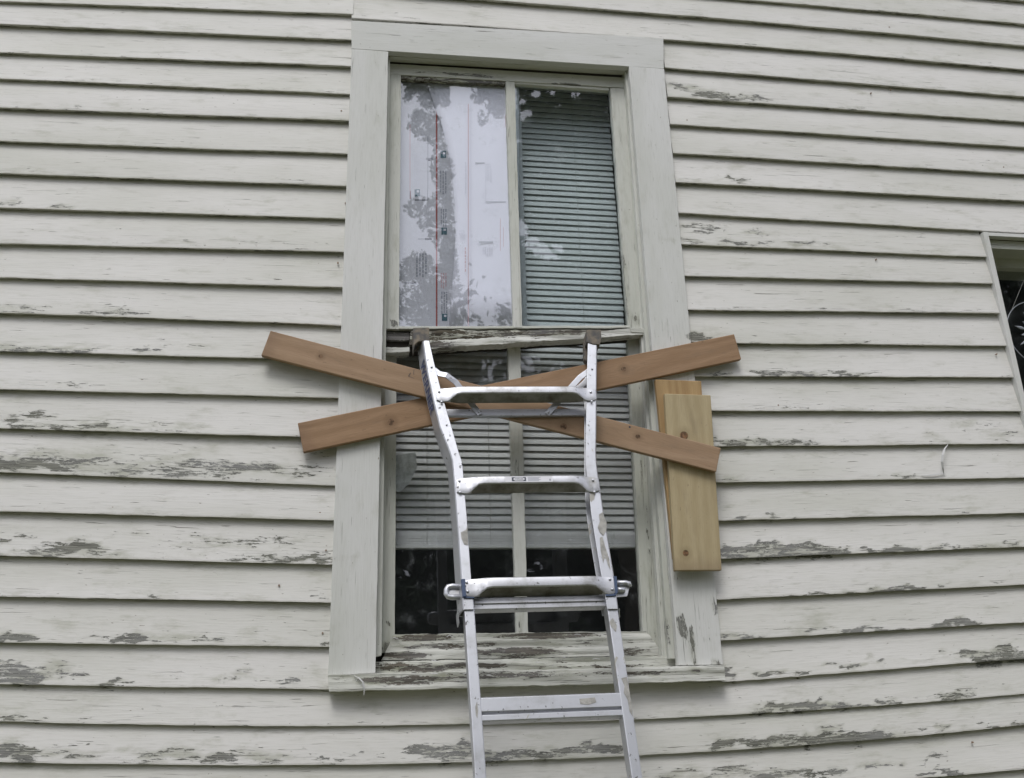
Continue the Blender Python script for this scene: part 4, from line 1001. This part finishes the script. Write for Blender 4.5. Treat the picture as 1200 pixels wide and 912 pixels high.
# name printed up the left side of the left rail
def side_print():
    t0 = (415, 492.0, 497.4); t1 = (478, 504.4, 509.6)
    A = lw(lad(*((t0[1] + t0[2]) / 2, t0[0]), 0), .5 * DP * 0) ; 
    def on_side(y, k):
        a = np.array(Lt, float); o, r = np.interp(y, a[:, 0], a[:, 1]), np.interp(y, a[:, 0], a[:, 2])
        f, bk = lad(r, y), lad(o, y, DP * .8)
        X0, XB = f[0] - .0005, min(bk[0], f[0] - .002)
        return lw((X0 + (XB - X0) * k, f[1]), .004 + (DP * .8 - .004) * k)
    p0, p1 = on_side(412, .5), on_side(488, .5); q0 = on_side(450, .15); q1 = on_side(450, .85)
    u = (p1 - p0); L = np.linalg.norm(u); u /= L
    v = q0 - q1; v -= u * (v @ u); v /= np.linalg.norm(v)      # across, towards the front
    nn_ = np.cross(u, v);
    if nn_ @ (CAM - p0) < 0: nn_ = -nn_; v = -v; 
    cu = bpy.data.curves.new('word', 'FONT'); cu.body = 'WERNER'; cu.size = .044; cu.align_x = 'CENTER'; cu.align_y = 'CENTER'; cu.space_character = 1.05; cu.extrude = .0001; cu.offset = .0012
    o = text_mesh(cu); C.objects.link(o); o.parent = ladder
    c = (p0 + p1) / 2 + nn_ * .0035
    w = np.cross(nn_, u)
    mm = Matrix(((u[0], w[0], nn_[0], c[0]), (u[1], w[1], nn_[1], c[1]), (u[2], w[2], nn_[2], c[2]), (0, 0, 0, 1)))
    o.matrix_local = Matrix.Translation(-Vector(BASE[ladder])) @ mm
    o.data.materials.append(M['ink_blue'])
side_print()

# ---------------------------------------------------------------- trees behind the photographer (seen mirrored in the panes)
def leaves(centers, size, seedn):
    r = np.random.default_rng(seedn); n = len(centers)
    a = r.normal(size=(n, 3)); a /= np.linalg.norm(a, axis=1)[:, None]
    b = np.cross(a, r.normal(size=(n, 3))); b /= np.linalg.norm(b, axis=1)[:, None]
    s = (size * r.uniform(.6, 1.3, n))[:, None]
    V = np.stack([centers - a * s, centers - b * s * .55, centers + a * s, centers + b * s * .55], 1).reshape(-1, 3)
    return V, [(4 * i, 4 * i + 1, 4 * i + 2, 4 * i + 3) for i in range(n)]
def mirror_pt(x, y, dist, Y=US + .018):
    """where the sight line through pane pixel (x, y) goes after the glass, at wall distance dist"""
    p = at(x, y, Y); d = ray(x, y); d = d * np.array([1, -1, 1]); return p + d * (dist / -d[1])
blobs = [(488, 104, 16, 9, 1.), (500, 118, 10, 10, .9), (516, 106, 12, 16, 1.), (478, 114, 6, 8, .7), (497, 145, 18, 14, .95), (510, 160, 10, 12, .9), (520, 185, 9, 14, .85),
         (524, 222, 10, 30, 1.1), (519, 262, 13, 26, .9), (512, 205, 5, 14, .5), (515, 245, 14, 16, .6), (490, 243, 16, 9, .7), (526, 300, 9, 44, 1.1), (500, 262, 10, 9, .5),
         (572, 108, 18, 12, 1.), (585, 120, 12, 16, 1.), (568, 138, 6, 10, .8), (492, 315, 20, 20, .8), (475, 322, 8, 14, .7), (520, 330, 14, 26, .8), (487, 352, 22, 12, .6), (505, 370, 30, 16, .75), (478, 372, 10, 12, .6), (592, 372, 14, 14, .5)]
def dens(x, y):
    if x < 603 and y < 392:
        v = 0.0
        for (bx_, by_, rx, ry, s) in blobs:
            d = ((x - bx_) / rx) ** 2 + ((y - by_) / ry) ** 2
            v = max(v, s * min(1, max(0, 1.5 - d)))
        return v
    v = 1.0
    for (hx, hy, rx, ry) in [(622, 285, 12, 8), (634, 293, 12, 8), (646, 300, 10, 5), (614, 268, 6, 10), (655, 290, 8, 4), (628, 108, 7, 7), (652, 106, 5, 5), (615, 136, 9, 5), (675, 110, 6, 5), (610, 120, 6, 4), (606, 165, 5, 3), (560, 432, 24, 9), (535, 425, 12, 6), (583, 438, 10, 9)]:
        d = ((x - hx) / rx) ** 2 + ((y - hy) / ry) ** 2
        if d < 1: v = min(v, .015 + .10 * d)
    return v
pts = []; r = random.Random(5)
for i in range(150000):
    x, y = r.uniform(455, 760), r.uniform(60, 420)
    dn_ = dens(x, y)
    gate = .6 + .6 * nz(x * .12, y * .12, 4.4) + .8 * nz(x * .31, y * .31, 9.3) + .5 * nz(x * .7, y * .7, 2.2)
    if r.random() < dn_ * (gate if dn_ < .98 else 1): pts.append(mirror_pt(x, y, r.uniform(8.0, 9.6)))
V, Fc = leaves(np.array(pts), .031, 2)
tree = thing('tree', (3.4, -8.6, 0), 'broad leafy tree standing behind the photographer, mirrored in the upper panes', 'tree')
obj('crown', V, Fc, 'leaf', tree, kind='stuff')
tube('trunk', [(3.4, -8.6, -.1), (3.35, -8.6, 1.5), (3.5, -8.7, 3.4), (3.3, -8.9, 5.4), (2.6, -8.8, 7.2)], .17, 'bark', tree, 12)
tube('limb', [(3.4, -8.7, 3.0), (2.2, -8.9, 4.8), (1.2, -8.8, 6.4), (.7, -8.8, 7.6)], .07, 'bark', tree, 8)
tube('limb', [(3.45, -8.7, 3.6), (4.6, -8.6, 5.2), (5.3, -8.9, 6.4)], .07, 'bark', tree, 8)
# farther trees
ROW = [(-13, -18, 11, 4), (-9, -19, 11.5, 4), (-5, -17.5, 10.2, 3.6), (-1.8, -18.5, 10.4, 3.4), (1.4, -17.5, 10.2, 3.2), (4.4, -18.4, 10.6, 3.4), (7.6, -17.6, 12, 3.8), (11, -18.5, 14.5, 4), (14.5, -17.5, 15, 4), (18, -19, 15, 4.2), (22, -18, 14, 4)]
KIND = ['outermost left', 'second', 'third', 'fourth', 'fifth', 'sixth', 'seventh', 'eighth', 'ninth', 'tenth', 'outermost right']
for k, (tx, ty, h, w) in enumerate(ROW):
    r = np.random.default_rng(40 + k); n = 22000
    cl = r.normal(size=(60, 3)); cl /= np.linalg.norm(cl, axis=1)[:, None]; cl *= r.uniform(.35, 1, (60, 1))
    c = cl[r.integers(0, 60, n)] + r.normal(scale=.13, size=(n, 3))
    c = c * np.array([w * .9, w * .8, h * .5]) + np.array([tx, ty, h * .52])
    c[:, 2] = np.maximum(c[:, 2], .15)
    t = thing('tree', (tx, ty, 0), KIND[k] + ' tree of the leafy row behind the photographer', 'tree', 'trees behind the photographer')
    V, Fc = leaves(c, .12, 60 + k); obj('crown', V, Fc, 'leaf', t, kind='stuff')
    tube('trunk', [(tx, ty, -.1), (tx + .1, ty, h * .3), (tx - .1, ty, h * .75)], .2, 'bark', t, 10)

# unseen leaf mass added below the trees, closes low sky gaps in the reflections
r = np.random.default_rng(99); n = 60000
hx = r.uniform(-12, 22, n); hz = r.uniform(0, 1, n) ** .8 * (3.3 + .5 * np.sin(hx * .9) + .3 * np.sin(hx * 2.3)); hy = -14.2 + r.normal(scale=.5, size=n)
added_hedge = thing('added_hedge', (5, -14.2, 0), 'added unseen leaf mass that closes low sky gaps in the reflections, in front of the row of trees behind the photographer', 'added_hedge')
V, Fc = leaves(np.stack([hx, hy, hz], 1), .11, 98); obj('foliage', V, Fc, 'leaf', added_hedge, kind='stuff')
